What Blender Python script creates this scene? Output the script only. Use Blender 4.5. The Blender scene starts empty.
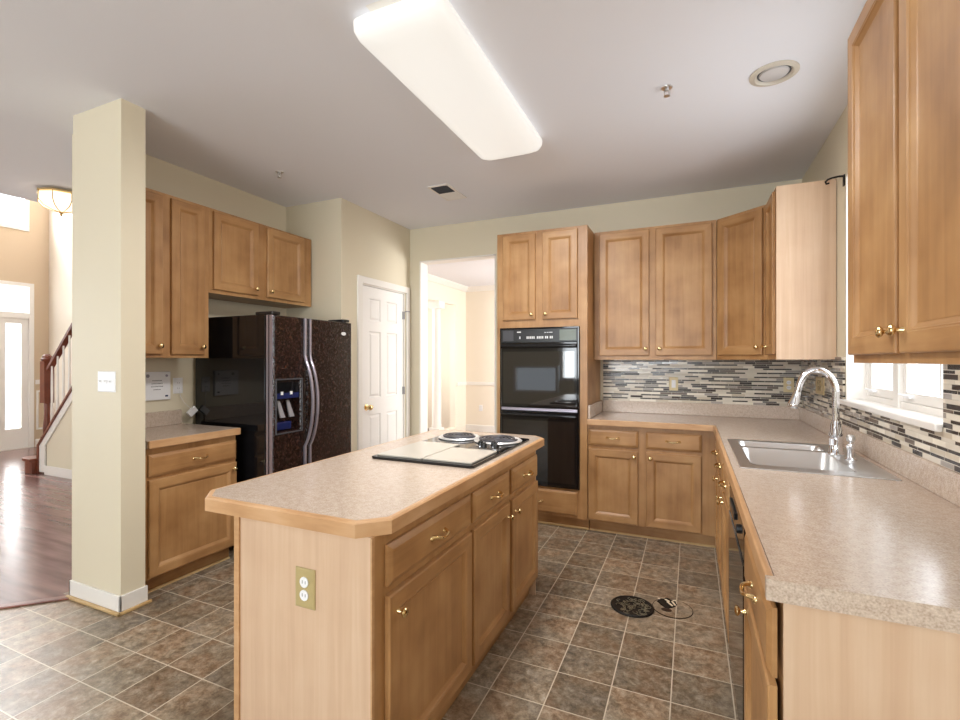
import bpy, bmesh, math, random
from mathutils import Vector, Matrix

# ------------------------------------------------------------------ camera, world, lights, exposure
S = bpy.context.scene
COL = S.collection
R = math.radians
random.seed(7)

cam_d = bpy.data.cameras.new('camera')
cam_d.sensor_width = 36.0
cam_d.lens = 36.0 * 477.0 / 960.0
cam_d.clip_start = 0.03
cam = bpy.data.objects.new('camera', cam_d)
COL.objects.link(cam)
cam.location = (0, 0, 1.38)
cam.rotation_euler = (R(90.056), 0, R(23.867))
S.camera = cam

w = bpy.data.worlds.new('daylight')
S.world = w
w.use_nodes = True
wn = w.node_tree
bg = wn.nodes['Background']
bg.inputs[0].default_value = (0.84, 0.92, 1.0, 1)
bg.inputs[1].default_value = 1.5

S.view_settings.view_transform = 'Standard'
S.view_settings.look = 'None'
S.view_settings.gamma = 1.0
S.view_settings.use_curve_mapping = False
S.view_settings.exposure = 0.46


def area(name, loc, rot, sx, sy, power, col=(1, 1, 1)):
    d = bpy.data.lights.new(name, 'AREA')
    d.shape = 'RECTANGLE'
    d.size, d.size_y = sx, sy
    d.energy = power
    d.color = col
    o = bpy.data.objects.new(name, d)
    COL.objects.link(o)
    o.location = loc
    o.rotation_euler = rot
    return o


DAY = (0.94, 0.97, 1.0)
WARM = (1.0, 0.90, 0.76)
# daylight outside the windows; great room and living lamps are added fill
area('rear_window_daylight', (-1.5, -3.75, 1.5), (R(90), 0, 0), 2.6, 1.6, 165, (.90, .96, 1))
area('sink_window_daylight', (1.15, 2.72, 1.85), (0, R(90), 0), 1.3, 1.15, 19, (.92, .96, 1))
area('great_room_fill', (-9.9, -0.6, 1.5), (0, R(-90), 0), 2.4, 3.0, 100, DAY)  # added lamp at an unseen window, for sheen on the left floor
area('foyer_window_daylight', (-9.95, 3.0, 4.1), (0, R(-90), 0), 1.5, 2.2, 230, (.97, .98, 1))
area('foyer_door_daylight', (-9.95, 3.4, 1.3), (0, R(-90), 0), 2.2, 1.4, 45, (1, .98, .95))
area('living_fill', (-5.85, 6.6, 1.6), (0, R(-90), 0), 1.6, 2.0, 55, (1, .985, .96))  # added lamp that brightens the dark space beyond the arch
area('dining_window_daylight', (0.95, 6.7, 1.5), (0, R(90), 0), 1.6, 2.2, 165, (1, .985, .96))

# ------------------------------------------------------------------ materials


def new_mat(name):
    m = bpy.data.materials.new(name)
    m.use_nodes = True
    nt = m.node_tree
    b = nt.nodes['Principled BSDF']
    return m, nt, b


def lin(r, g, b):
    f = lambda c: (c / 255 / 12.92) if c / 255 <= .04045 else ((c / 255 + .055) / 1.055) ** 2.4
    return (f(r), f(g), f(b), 1)


def plain(name, col, rough=0.5, metal=0.0, spec=None, coat=0.0):
    m, nt, b = new_mat(name)
    b.inputs['Base Color'].default_value = col
    b.inputs['Roughness'].default_value = rough
    b.inputs['Metallic'].default_value = metal
    if spec is not None:
        b.inputs['Specular IOR Level'].default_value = spec
    if coat:
        b.inputs['Coat Weight'].default_value = coat
        b.inputs['Coat Roughness'].default_value = 0.08
    return m


def N(nt, t, **k):
    n = nt.nodes.new(t)
    for a, v in k.items():
        setattr(n, a, v)
    return n


def ramp(nt, fac, stops, interp='LINEAR'):
    r = N(nt, 'ShaderNodeValToRGB')
    r.color_ramp.interpolation = interp
    e = r.color_ramp.elements
    while len(e) < len(stops):
        e.new(0.5)
    for i, (p, c) in enumerate(stops):
        e[i].position = p
        e[i].color = c
    nt.links.new(fac, r.inputs[0])
    return r.outputs[0]


def math_n(nt, op, a, b=None):
    n = N(nt, 'ShaderNodeMath', operation=op)
    for i, x in enumerate((a, b)):
        if x is None:
            continue
        if isinstance(x, (int, float)):
            n.inputs[i].default_value = x
        else:
            nt.links.new(x, n.inputs[i])
    return n.outputs[0]


def wood(name, c_dark, c_mid, c_light, scale=(24, 24, 1.3), rough=0.38, blotch=0.62):
    m, nt, b = new_mat(name)
    tc = N(nt, 'ShaderNodeTexCoord')
    oi = N(nt, 'ShaderNodeObjectInfo')
    add = N(nt, 'ShaderNodeVectorMath', operation='ADD')
    nt.links.new(tc.outputs['Object'], add.inputs[0])
    sc = N(nt, 'ShaderNodeVectorMath', operation='SCALE')
    cmb = N(nt, 'ShaderNodeCombineXYZ')
    for i in range(3):
        nt.links.new(oi.outputs['Random'], cmb.inputs[i])
    nt.links.new(cmb.outputs[0], sc.inputs[0])
    sc.inputs['Scale'].default_value = 7.0
    nt.links.new(sc.outputs[0], add.inputs[1])
    mp = N(nt, 'ShaderNodeMapping')
    mp.inputs['Scale'].default_value = scale
    nt.links.new(add.outputs[0], mp.inputs[0])
    n1 = N(nt, 'ShaderNodeTexNoise')
    n1.inputs['Scale'].default_value = 1.0
    n1.inputs['Detail'].default_value = 5
    n1.inputs['Roughness'].default_value = 0.6
    n1.inputs['Distortion'].default_value = 0.5
    nt.links.new(mp.outputs[0], n1.inputs[0])
    n2 = N(nt, 'ShaderNodeTexNoise')
    n2.inputs['Scale'].default_value = 4.5
    n2.inputs['Detail'].default_value = 3
    nt.links.new(add.outputs[0], n2.inputs[0])
    mx = N(nt, 'ShaderNodeMix', data_type='FLOAT')
    mx.inputs[0].default_value = blotch
    nt.links.new(n1.outputs[0], mx.inputs[2])
    nt.links.new(n2.outputs[0], mx.inputs[3])
    c = ramp(nt, mx.outputs[0], [(0.30, c_dark), (0.5, c_mid), (0.70, c_light)])
    nt.links.new(c, b.inputs['Base Color'])
    b.inputs['Roughness'].default_value = rough
    bp = N(nt, 'ShaderNodeBump')
    bp.inputs['Strength'].default_value = 0.04
    bp.inputs['Distance'].default_value = 0.002
    nt.links.new(n1.outputs[0], bp.inputs['Height'])
    nt.links.new(bp.outputs[0], b.inputs['Normal'])
    return m


_wd, _wm, _wl = lin(144, 101, 60), lin(173, 129, 83), lin(193, 151, 103)
WOOD = wood('maple_stain', _wd, _wm, _wl)
WOODH = wood('maple_stain_cross', _wd, _wm, _wl, scale=(1.3, 1.3, 24))
_pd, _pm, _pl = lin(196, 162, 134), lin(208, 177, 148), lin(218, 191, 164)
PALE = wood('pale_maple_veneer', _pd, _pm, _pl, scale=(30, 30, 1.0), rough=0.36, blotch=0.35)
EDGE = wood('maple_edging', lin(176, 132, 90), lin(196, 153, 110), lin(210, 170, 130), scale=(6, 6, 40), rough=0.4)
SHOE = wood('pale_shoe_mould', lin(180, 145, 95), lin(200, 168, 118), lin(214, 184, 136), scale=(6, 6, 40), rough=0.5)
DARKWOOD = wood('stair_dark_wood', lin(88, 42, 28), lin(118, 62, 42), lin(142, 82, 58), rough=0.3)


def laminate():
    m, nt, b = new_mat('speckled_laminate')
    tc = N(nt, 'ShaderNodeTexCoord')
    g = N(nt, 'ShaderNodeNewGeometry')
    n1 = N(nt, 'ShaderNodeTexNoise')
    n1.inputs['Scale'].default_value = 210
    n1.inputs['Detail'].default_value = 3
    nt.links.new(g.outputs['Position'], n1.inputs[0])
    n2 = N(nt, 'ShaderNodeTexNoise')
    n2.inputs['Scale'].default_value = 55
    n2.inputs['Detail'].default_value = 2
    nt.links.new(g.outputs['Position'], n2.inputs[0])
    c1 = ramp(nt, n1.outputs[0], [(0.30, lin(150, 130, 116)), (0.43, lin(184, 165, 149)), (0.56, lin(200, 182, 166)), (0.70, lin(222, 207, 193))])
    c2 = ramp(nt, n2.outputs[0], [(0.35, lin(186, 164, 146)), (0.65, lin(214, 198, 182))])
    mx = N(nt, 'ShaderNodeMix', data_type='RGBA')
    mx.inputs[0].default_value = 0.4
    nt.links.new(c1, mx.inputs[6])
    nt.links.new(c2, mx.inputs[7])
    nt.links.new(mx.outputs[2], b.inputs['Base Color'])
    b.inputs['Roughness'].default_value = 0.2
    return m


LAM = laminate()


def wall_paint(name, col, rough=0.55):
    m, nt, b = new_mat(name)
    b.inputs['Base Color'].default_value = col
    b.inputs['Roughness'].default_value = rough
    g = N(nt, 'ShaderNodeNewGeometry')
    n = N(nt, 'ShaderNodeTexNoise')
    n.inputs['Scale'].default_value = 180
    nt.links.new(g.outputs['Position'], n.inputs[0])
    bp = N(nt, 'ShaderNodeBump')
    bp.inputs['Strength'].default_value = 0.03
    bp.inputs['Distance'].default_value = 0.002
    nt.links.new(n.outputs[0], bp.inputs['Height'])
    nt.links.new(bp.outputs[0], b.inputs['Normal'])
    return m


PAINT = wall_paint('cream_wall_paint', lin(222, 212, 188))
PAINT2 = wall_paint('tan_foyer_paint', lin(206, 184, 156))
PAINT3 = wall_paint('pale_dining_paint', lin(238, 228, 212))
CEIL = wall_paint('ceiling_paint', lin(236, 237, 243), 0.8)
WHITE = plain('white_trim_paint', lin(236, 232, 226), 0.35)
DOORW = plain('white_door_paint', lin(238, 235, 231), 0.4)
BRASS = plain('brass', lin(228, 202, 150), 0.2, 1.0)
CHROME = plain('chrome', lin(225, 225, 228), 0.08, 1.0)
STEEL = plain('brushed_steel', lin(215, 215, 215), 0.33, 1.0)
BLACKG = plain('black_gloss', (0.006, 0.006, 0.007, 1), 0.06, 0, 0.5)
BLACKM = plain('black_satin', (0.012, 0.012, 0.013, 1), 0.3)
GLASSB = plain('black_oven_glass', (0.008, 0.007, 0.007, 1), 0.03, 0, 0.9)
GREYTRIM = plain('grey_metal_trim', lin(178, 172, 186), 0.28, 0.7)
ALMOND = plain('almond_plastic', lin(222, 205, 160), 0.4)
TANP = plain('tan_plate', lin(178, 160, 112), 0.4)
WPLAST = plain('white_plastic', lin(238, 238, 240), 0.35)
DKGREY = plain('dark_grey', lin(70, 70, 74), 0.5)
COVER = plain('cooktop_cover', lin(192, 185, 174), 0.25)
PANC = plain('bright_chrome_pan', lin(240, 240, 240), 0.3, 0.6)
MARK = plain('white_print', lin(225, 225, 225), 0.5)
LCD = plain('grey_green_display', lin(96, 104, 92), 0.25)
BLUEP = plain('blue_plastic', lin(30, 38, 84), 0.15)
GREYP = plain('grey_plastic', lin(150, 148, 152), 0.4)
COIL = plain('coil_grey', lin(92, 92, 98), 0.35, 0.6)
IRON = plain('black_iron', (0.012, 0.011, 0.01, 1), 0.5, 0.4)
RIVER = plain('brown_vinyl', lin(110, 82, 56), 0.25)
DKB = plain('dark_brown', lin(44, 26, 16), 0.5)


def fridge_mat():
    m, nt, b = new_mat('black_pebbled_painted_reflection')
    g = N(nt, 'ShaderNodeNewGeometry')
    n = N(nt, 'ShaderNodeTexNoise')
    n.inputs['Scale'].default_value = 62
    n.inputs['Detail'].default_value = 3
    nt.links.new(g.outputs['Position'], n.inputs[0])
    c = ramp(nt, n.outputs[0], [(0.42, (0.009, 0.004, 0.0035, 1)), (0.74, (0.052, 0.024, 0.018, 1))])  # red-brown speckle paints the reflected wood into the black
    nt.links.new(c, b.inputs['Base Color'])
    b.inputs['Roughness'].default_value = 0.16
    b.inputs['Specular IOR Level'].default_value = 0.45
    bp = N(nt, 'ShaderNodeBump')
    bp.inputs['Strength'].default_value = 0.6
    bp.inputs['Distance'].default_value = 0.006
    nt.links.new(n.outputs[0], bp.inputs['Height'])
    nt.links.new(bp.outputs[0], b.inputs['Normal'])
    return m


FRIDGE = fridge_mat()


def tile_mat():
    m, nt, b = new_mat('slate_look_tile')
    g = N(nt, 'ShaderNodeNewGeometry')
    sep = N(nt, 'ShaderNodeSeparateXYZ')
    nt.links.new(g.outputs['Position'], sep.inputs[0])
    px, py = 0.2325, 0.2235
    u = math_n(nt, 'DIVIDE', math_n(nt, 'SUBTRACT', sep.outputs[0], -0.076), px)
    v = math_n(nt, 'DIVIDE', math_n(nt, 'SUBTRACT', sep.outputs[1], 1.404), py)
    iu, iv = math_n(nt, 'FLOOR', u), math_n(nt, 'FLOOR', v)
    fu, fv = math_n(nt, 'FRACT', u), math_n(nt, 'FRACT', v)

    def near(f):
        return math_n(nt, 'MINIMUM', f, math_n(nt, 'SUBTRACT', 1.0, f))
    edge = math_n(nt, 'MINIMUM', near(fu), near(fv))
    grout = math_n(nt, 'LESS_THAN', edge, 0.0105)
    cell = N(nt, 'ShaderNodeCombineXYZ')
    nt.links.new(iu, cell.inputs[0])
    nt.links.new(iv, cell.inputs[1])
    wn_ = N(nt, 'ShaderNodeTexWhiteNoise', noise_dimensions='3D')
    nt.links.new(cell.outputs[0], wn_.inputs[0])
    off = N(nt, 'ShaderNodeVectorMath', operation='MULTIPLY_ADD')
    nt.links.new(wn_.outputs['Color'], off.inputs[0])
    off.inputs[1].default_value = (9, 9, 9)
    nt.links.new(g.outputs['Position'], off.inputs[2])
    n1 = N(nt, 'ShaderNodeTexNoise')
    n1.inputs['Scale'].default_value = 22
    n1.inputs['Detail'].default_value = 10
    n1.inputs['Roughness'].default_value = 0.8
    n1.inputs['Distortion'].default_value = 0.25
    nt.links.new(off.outputs[0], n1.inputs[0])
    n2 = N(nt, 'ShaderNodeTexNoise')
    n2.inputs['Scale'].default_value = 5
    n2.inputs['Detail'].default_value = 4
    nt.links.new(off.outputs[0], n2.inputs[0])
    c1 = ramp(nt, n1.outputs[0], [(0.30, lin(56, 46, 36)), (0.41, lin(112, 95, 76)), (0.50, lin(150, 132, 110)), (0.59, lin(182, 166, 144)), (0.72, lin(222, 212, 198))])
    c2 = ramp(nt, n2.outputs[0], [(0.32, lin(126, 128, 124)), (0.46, lin(144, 132, 112)), (0.58, lin(164, 122, 88)), (0.72, lin(122, 112, 94))])
    mx = N(nt, 'ShaderNodeMix', data_type='RGBA')
    mx.inputs[0].default_value = 0.28
    nt.links.new(c1, mx.inputs[6])
    nt.links.new(c2, mx.inputs[7])
    hsv = N(nt, 'ShaderNodeHueSaturation')
    nt.links.new(mx.outputs[2], hsv.inputs['Color'])
    nt.links.new(math_n(nt, 'ADD', math_n(nt, 'MULTIPLY', wn_.outputs['Value'], 0.36), 0.66), hsv.inputs['Value'])
    mg = N(nt, 'ShaderNodeMix', data_type='RGBA')
    nt.links.new(grout, mg.inputs[0])
    nt.links.new(hsv.outputs[0], mg.inputs[6])
    mg.inputs[7].default_value = lin(200, 188, 168)
    nt.links.new(mg.outputs[2], b.inputs['Base Color'])
    b.inputs['Roughness'].default_value = 0.28
    bp = N(nt, 'ShaderNodeBump')
    bp.inputs['Strength'].default_value = 0.25
    bp.inputs['Distance'].default_value = 0.004
    nt.links.new(n1.outputs[0], bp.inputs['Height'])
    nt.links.new(bp.outputs[0], b.inputs['Normal'])
    return m


TILE = tile_mat()


def hardwood_mat():
    m, nt, b = new_mat('dark_hardwood')
    g = N(nt, 'ShaderNodeNewGeometry')
    mp = N(nt, 'ShaderNodeMapping')
    mp.inputs['Scale'].default_value = (1.5, 14, 1)
    nt.links.new(g.outputs['Position'], mp.inputs[0])
    n = N(nt, 'ShaderNodeTexNoise')
    n.inputs['Scale'].default_value = 1.0
    n.inputs['Detail'].default_value = 5
    nt.links.new(mp.outputs[0], n.inputs[0])
    c = ramp(nt, n.outputs[0], [(0.3, lin(100, 72, 68)), (0.7, lin(150, 116, 108))])
    nt.links.new(c, b.inputs['Base Color'])
    b.inputs['Roughness'].default_value = 0.2
    bp = N(nt, 'ShaderNodeBump')
    bp.inputs['Strength'].default_value = 0.2
    bp.inputs['Distance'].default_value = 0.004
    nt.links.new(n.outputs[0], bp.inputs['Height'])
    nt.links.new(bp.outputs[0], b.inputs['Normal'])
    return m


HARD = hardwood_mat()


def mosaic_mat():
    m, nt, b = new_mat('strip_mosaic_tile')
    g = N(nt, 'ShaderNodeNewGeometry')
    sep = N(nt, 'ShaderNodeSeparateXYZ')
    nt.links.new(g.outputs['Position'], sep.inputs[0])
    along = math_n(nt, 'SUBTRACT', sep.outputs[0], sep.outputs[1])
    ph, split = 0.033, 0.60
    r = math_n(nt, 'DIVIDE', math_n(nt, 'SUBTRACT', sep.outputs[2], 1.018), ph)
    ip, fp = math_n(nt, 'FLOOR', r), math_n(nt, 'FRACT', r)
    isb = math_n(nt, 'GREATER_THAN', fp, split)
    ir = math_n(nt, 'ADD', math_n(nt, 'MULTIPLY', ip, 2.0), isb)
    edge_d = math_n(nt, 'MINIMUM', math_n(nt, 'MINIMUM', fp, math_n(nt, 'SUBTRACT', 1.0, fp)), math_n(nt, 'ABSOLUTE', math_n(nt, 'SUBTRACT', fp, split)))
    W = math_n(nt, 'ADD', math_n(nt, 'DIVIDE', along, 0.105), math_n(nt, 'MULTIPLY', ir, 53.37))
    vo = N(nt, 'ShaderNodeTexVoronoi', voronoi_dimensions='1D', feature='F1')
    vo.inputs['Scale'].default_value = 1.0
    vo.inputs['Randomness'].default_value = 0.75
    nt.links.new(W, vo.inputs['W'])
    ve = N(nt, 'ShaderNodeTexVoronoi', voronoi_dimensions='1D', feature='DISTANCE_TO_EDGE')
    ve.inputs['Scale'].default_value = 1.0
    ve.inputs['Randomness'].default_value = 0.75
    nt.links.new(W, ve.inputs['W'])
    sc = N(nt, 'ShaderNodeSeparateColor')
    nt.links.new(vo.outputs['Color'], sc.inputs[0])
    # alternate rows favour dark strips
    val = math_n(nt, 'SUBTRACT', math_n(nt, 'ADD', sc.outputs[0], 0.10), math_n(nt, 'MULTIPLY', isb, 0.52))
    c = ramp(nt, val, [(0.0, lin(38, 29, 26)), (0.16, lin(52, 40, 36)), (0.25, lin(104, 90, 80)), (0.31, lin(216, 207, 192)),
                       (0.55, lin(232, 224, 208)), (0.76, lin(200, 188, 168)), (0.9, lin(160, 152, 144))], 'CONSTANT')
    m1 = math_n(nt, 'LESS_THAN', edge_d, 0.035)
    m2 = math_n(nt, 'LESS_THAN', ve.outputs['Distance'], 0.011)
    mort = math_n(nt, 'MAXIMUM', m1, m2)
    mg = N(nt, 'ShaderNodeMix', data_type='RGBA')
    nt.links.new(mort, mg.inputs[0])
    nt.links.new(c, mg.inputs[6])
    mg.inputs[7].default_value = lin(214, 206, 190)
    nt.links.new(mg.outputs[2], b.inputs['Base Color'])
    rr = math_n(nt, 'ADD', math_n(nt, 'MULTIPLY', sc.outputs[1], 0.25), 0.12)
    nt.links.new(rr, b.inputs['Roughness'])
    bp = N(nt, 'ShaderNodeBump')
    bp.inputs['Strength'].default_value = 0.4
    bp.inputs['Distance'].default_value = 0.002
    nt.links.new(math_n(nt, 'SUBTRACT', 1.0, mort), bp.inputs['Height'])
    nt.links.new(bp.outputs[0], b.inputs['Normal'])
    return m


MOSAIC = mosaic_mat()


def emis(name, col, strength, base=(0.9, 0.9, 0.9, 1)):
    m, nt, b = new_mat(name)
    b.inputs['Base Color'].default_value = base
    b.inputs['Emission Color'].default_value = col
    b.inputs['Emission Strength'].default_value = strength
    b.inputs['Roughness'].default_value = 0.3
    return m


LAMPLENS = emis('lit_acrylic_lens', (1.0, 0.965, 0.90, 1), 0.44, (.55, .55, .54, 1))
BOWL = emis('lit_frosted_glass', (1.0, 0.86, 0.66, 1), 1.0, (.7, .62, .5, 1))
RINGM = plain('off_white_ring', lin(206, 198, 184), 0.4)
DIMLENS = plain('unlit_lamp_lens', lin(206, 204, 204), 0.25)


def pane_mat():
    m = bpy.data.materials.new('window_glass')
    m.use_nodes = True
    nt = m.node_tree
    nt.nodes.clear()
    o = N(nt, 'ShaderNodeOutputMaterial')
    t = N(nt, 'ShaderNodeBsdfTransparent')
    gl = N(nt, 'ShaderNodeBsdfGlossy')
    gl.inputs['Roughness'].default_value = 0.02
    mx = N(nt, 'ShaderNodeMixShader')
    mx.inputs[0].default_value = 0.06
    nt.links.new(t.outputs[0], mx.inputs[1])
    nt.links.new(gl.outputs[0], mx.inputs[2])
    nt.links.new(mx.outputs[0], o.inputs[0])
    return m


PANE = pane_mat()

# ------------------------------------------------------------------ mesh helpers
OFF = {}


class MB:
    def __init__(s, T=None):
        s.v, s.f, s.m, s.sm = [], [], [], []
        s.T = T

    def add(s, vs, fs, mi=0, smooth=False):
        k = len(s.v)
        s.v += [(s.T @ Vector(p)) if s.T else Vector(p) for p in vs]
        for i, f in enumerate(fs):
            s.f.append([k + j for j in f])
            s.m.append(mi[i] if isinstance(mi, list) else mi)
            s.sm.append(smooth)
        return s

    def box(s, x0, x1, y0, y1, z0, z1, mi=0):
        v = [(x, y, z) for z in (z0, z1) for y in (y0, y1) for x in (x0, x1)]
        f = [(0, 2, 3, 1), (4, 5, 7, 6), (0, 1, 5, 4), (2, 6, 7, 3), (0, 4, 6, 2), (1, 3, 7, 5)]
        return s.add(v, f, mi)

    def loops(s, L, cap0=True, cap1=True, mi=0, smooth=False, closed=True):
        n = len(L[0])
        v = [p for l in L for p in l]
        f = []
        for i in range(len(L) - 1):
            for j in range(n if closed else n - 1):
                k = (j + 1) % n
                f.append((i * n + j, i * n + k, (i + 1) * n + k, (i + 1) * n + j))
        mm = [mi] * len(f) if not isinstance(mi, list) else mi[:]
        if cap0:
            f.append(tuple(reversed(range(n)))); mm.append(mi if not isinstance(mi, list) else 0)
        if cap1:
            f.append(tuple((len(L) - 1) * n + j for j in range(n))); mm.append(mi if not isinstance(mi, list) else 0)
        return s.add(v, f, mm, smooth)

    def rects(s, RL, cross=None, cap0=True, cap1=True):
        """RL: (a0,a1,b0,b1,c) rectangles skinned one after another"""
        L = [[(a0, b0, c), (a1, b0, c), (a1, b1, c), (a0, b1, c)] for a0, a1, b0, b1, c in RL]
        if cross:
            mi = []
            for i in range(len(L) - 1):
                mi += [1, 0, 1, 0] if i in cross else [0, 0, 0, 0]
            return s.loops(L, cap0, cap1, mi)
        return s.loops(L, cap0, cap1)

    def prism(s, poly, z0, z1, mi=0):
        return s.loops([[(x, y, z0) for x, y in poly], [(x, y, z1) for x, y in poly]], mi=mi)

    def tube(s, path, r, n=10, mi=0, closed=False):
        P = [Vector(p) for p in path]
        rr = r if isinstance(r, (list, tuple)) else [r] * len(P)
        L = []
        up = None
        for i, p in enumerate(P):
            if closed:
                t = (P[(i + 1) % len(P)] - P[i - 1]).normalized()
            else:
                t = (P[min(i + 1, len(P) - 1)] - P[max(i - 1, 0)]).normalized()
            if up is None:
                up = Vector((0, 0, 1)) if abs(t.z) < 0.9 else Vector((1, 0, 0))
            a = t.cross(up).normalized()
            up = a.cross(t).normalized()
            L.append([tuple(p + (a * math.cos(2 * math.pi * k / n) + up * math.sin(2 * math.pi * k / n)) * rr[i]) for k in range(n)])
        if closed:
            L.append(L[0])
        return s.loops(L, not closed, not closed, mi, True)

    def lathe(s, prof, o=(0, 0, 0), axis=(0, 0, 1), n=24, mi=0, cap=True):
        ax = Vector(axis).normalized()
        a = ax.orthogonal().normalized()
        b = ax.cross(a)
        o = Vector(o)
        L = [[tuple(o + ax * h + (a * math.cos(2 * math.pi * k / n) + b * math.sin(2 * math.pi * k / n)) * max(r, 1e-4)) for k in range(n)] for r, h in prof]
        return s.loops(L, cap, cap, mi, True)

    def build(s, name, mats, parent=None, bevel=0.0, seg=2, sharp=40):
        me = bpy.data.meshes.new(name)
        off = OFF.get(parent.name, Vector()) if parent else Vector()
        me.from_pydata([tuple(p - off) for p in s.v], [], s.f)
        mats = mats if isinstance(mats, (list, tuple)) else [mats]
        for mt in mats:
            me.materials.append(mt)
        for p, mi, sm in zip(me.polygons, s.m, s.sm):
            p.material_index = min(mi, len(mats) - 1)
            p.use_smooth = sm
        bm = bmesh.new()
        bm.from_mesh(me)
        bmesh.ops.recalc_face_normals(bm, faces=bm.faces)
        bm.to_mesh(me)
        bm.free()
        if any(s.sm):
            me.set_sharp_from_angle(angle=R(sharp))
        o = bpy.data.objects.new(name, me)
        COL.objects.link(o)
        if parent:
            o.parent = parent
            OFF[o.name] = off
        if bevel:
            b = o.modifiers.new('bevel', 'BEVEL')
            b.width = bevel
            b.segments = seg
            b.limit_method = 'ANGLE'
            b.angle_limit = R(50)
        return o


def thing(name, label, cat, loc, group=None):
    o = bpy.data.objects.new(name, None)
    o.empty_display_size = 0.1
    COL.objects.link(o)
    o.location = loc
    OFF[o.name] = Vector(loc)
    return tag(o, label, cat, group)


def tag(o, label, cat, group=None):
    o['label'] = label
    o['category'] = cat
    if group:
        o['group'] = group
    return o


def struct(o):
    o['kind'] = 'structure'
    return o


def frame(o, n):
    """local axes: a along the front, b up, c outwards"""
    n = Vector(n).normalized()
    u = Vector((0, 0, 1)).cross(n)
    return Matrix(((u.x, 0, n.x, o[0]), (u.y, 0, n.y, o[1]), (u.z, 1, n.z, o[2]), (0, 0, 0, 1)))


# ------------------------------------------------------------------ shell
XR, YB, ZC = 0.80, 4.46, 2.81
XL, XP, YP = -3.455, -2.81, 3.34
XF = -5.4            # edge of the hall ceiling over the two-storey foyer
XD = -9.6            # front door wall
YREAR = -3.6


def wall_boxes(name, boxes, mat):
    mb = MB()
    for b in boxes:
        mb.box(*b)
    return struct(mb.build(name, mat))


TA = (-3.285, 1.585)
K = (YREAR - TA[1])
tile_poly = [(0.95, YREAR - .05), (0.95, 4.6), (-3.4, 4.6), (-3.4, 1.585), (-3.285, 1.585), (TA[0] + K, YREAR - .05)]
struct(MB().prism(tile_poly, -0.05, 0.0).build('floor', TILE))
struct(MB().prism([(TA[0] + K, YREAR - .05), (-3.285, 1.585), (-3.4, 1.585), (-3.4, 4.6), (XD - .1, 4.6), (XD - .1, YREAR - .05)], -0.05, 0.0).build('floor', HARD))
struct(MB().box(-5.7, 0.95, 4.6, 8.6, -0.05, 0.0).build('floor', HARD))
# threshold strip between tile and hardwood
d = Vector((1, 1, 0)).normalized()
q = Vector((-1, 1, 0)).normalized() * 0.022
a0, a1 = Vector((TA[0], TA[1], 0)), Vector((TA[0] + K, YREAR, 0))
struct(MB().prism([tuple((a0 + q)[:2]), tuple((a1 + q)[:2]), tuple((a1 - q)[:2]), tuple((a0 - q)[:2])], 0.0, 0.012).build('trim_1', DARKWOOD, bevel=.004))

struct(MB().box(XF, 0.95, YREAR - .1, 4.6, ZC, ZC + .1).build('ceiling', CEIL))
struct(MB().box(XD - .1, XF, YREAR - .1, 4.4, 5.2, 5.3).build('ceiling', CEIL))
struct(MB().box(-5.7, 0.95, 4.6, 8.6, ZC, ZC + .1).build('ceiling', CEIL))

# right wall with the sink window opening
WY0, WY1, WZ0, WZ1 = 2.135, 3.29, 1.15, 2.42
wall_boxes('wall_right', [(XR, XR + .14, YREAR, WY0, 0, ZC), (XR, XR + .14, WY1, 4.6, 0, ZC),
                          (XR, XR + .14, WY0, WY1, 0, WZ0), (XR, XR + .14, WY0, WY1, WZ1, ZC)], PAINT)
# back wall with the cased opening to the dining room
OX0, OX1, OZ = -2.685, -1.80, 2.452
wall_boxes('wall_back', [(XP - .7, OX0, YB, YB + .14, 0, ZC), (OX1, XR, YB, YB + .14, 0, ZC), (OX0, OX1, YB, YB + .14, OZ, ZC)], PAINT)
# left cabinet wall, pantry block, wing wall
wall_boxes('wall_left', [(XL - .12, XL, 1.738, 4.6, 0, ZC)], PAINT)
wall_boxes('wall_pantry', [(XL, XP, YP, YP + .1, 0, ZC), (XP - .1, XP, YP + .1, 3.62, 0, ZC), (XP - .1, XP, 4.345, YB, 0, ZC),
                           (XP - .1, XP, 3.62, 4.345, 2.10, ZC)], PAINT)
wall_boxes('wall_wing', [(-3.30, -2.84, 1.585, 1.712, 0, ZC), (-3.575, -3.20, 1.712, 1.738, 0, ZC), (-3.575, -3.30, 1.725, 1.738, 0, .01)], PAINT)
# foyer and great room
FW = [(0.4, 3.60, 3.38, 4.55)]
wall_boxes('wall_foyer', [(XD - .14, XD, YREAR, -2.1, 0, 5.2), (XD - .14, XD, -2.1, 0.9, 0, .3), (XD - .14, XD, -2.1, .9, 2.7, 5.2),
                          (XD - .14, XD, .9, 2.62, 0, 3.42), (XD - .14, XD, .9, 2.0, 3.42, 5.2), (XD - .14, XD, 2.62, 4.04, 2.56, 3.42),
                          (XD - .14, XD, 4.02, 4.04, 3.42, 4.8), (XD - .14, XD, 2.0, 4.04, 4.8, 5.2), (XD - .14, XD, 4.04, 4.6, 0, 5.2)], PAINT2)
wall_boxes('wall_stairwell', [(XD, XL - .12, 4.28, 4.4, 0, 5.2)], PAINT3)
wall_boxes('wall_fascia', [(XF, XF + .1, YREAR, 4.28, ZC + .1, 5.2)], PAINT3)
wall_boxes('wall_rear', [(XD, -4.05, YREAR - .12, YREAR, 0, 5.2), (0.0, XR, YREAR - .12, YREAR, 0, ZC), (-4.05, 0, YREAR - .12, YREAR, 2.3, ZC),
                         (-4.05, -2.9, YREAR - .12, YREAR, 1.25, 2.3), (-4.05, 0, YREAR - .12, YREAR, 0, .6), (-2.9, 0, YREAR - .12, YREAR, .6, .9)], PAINT)
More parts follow.
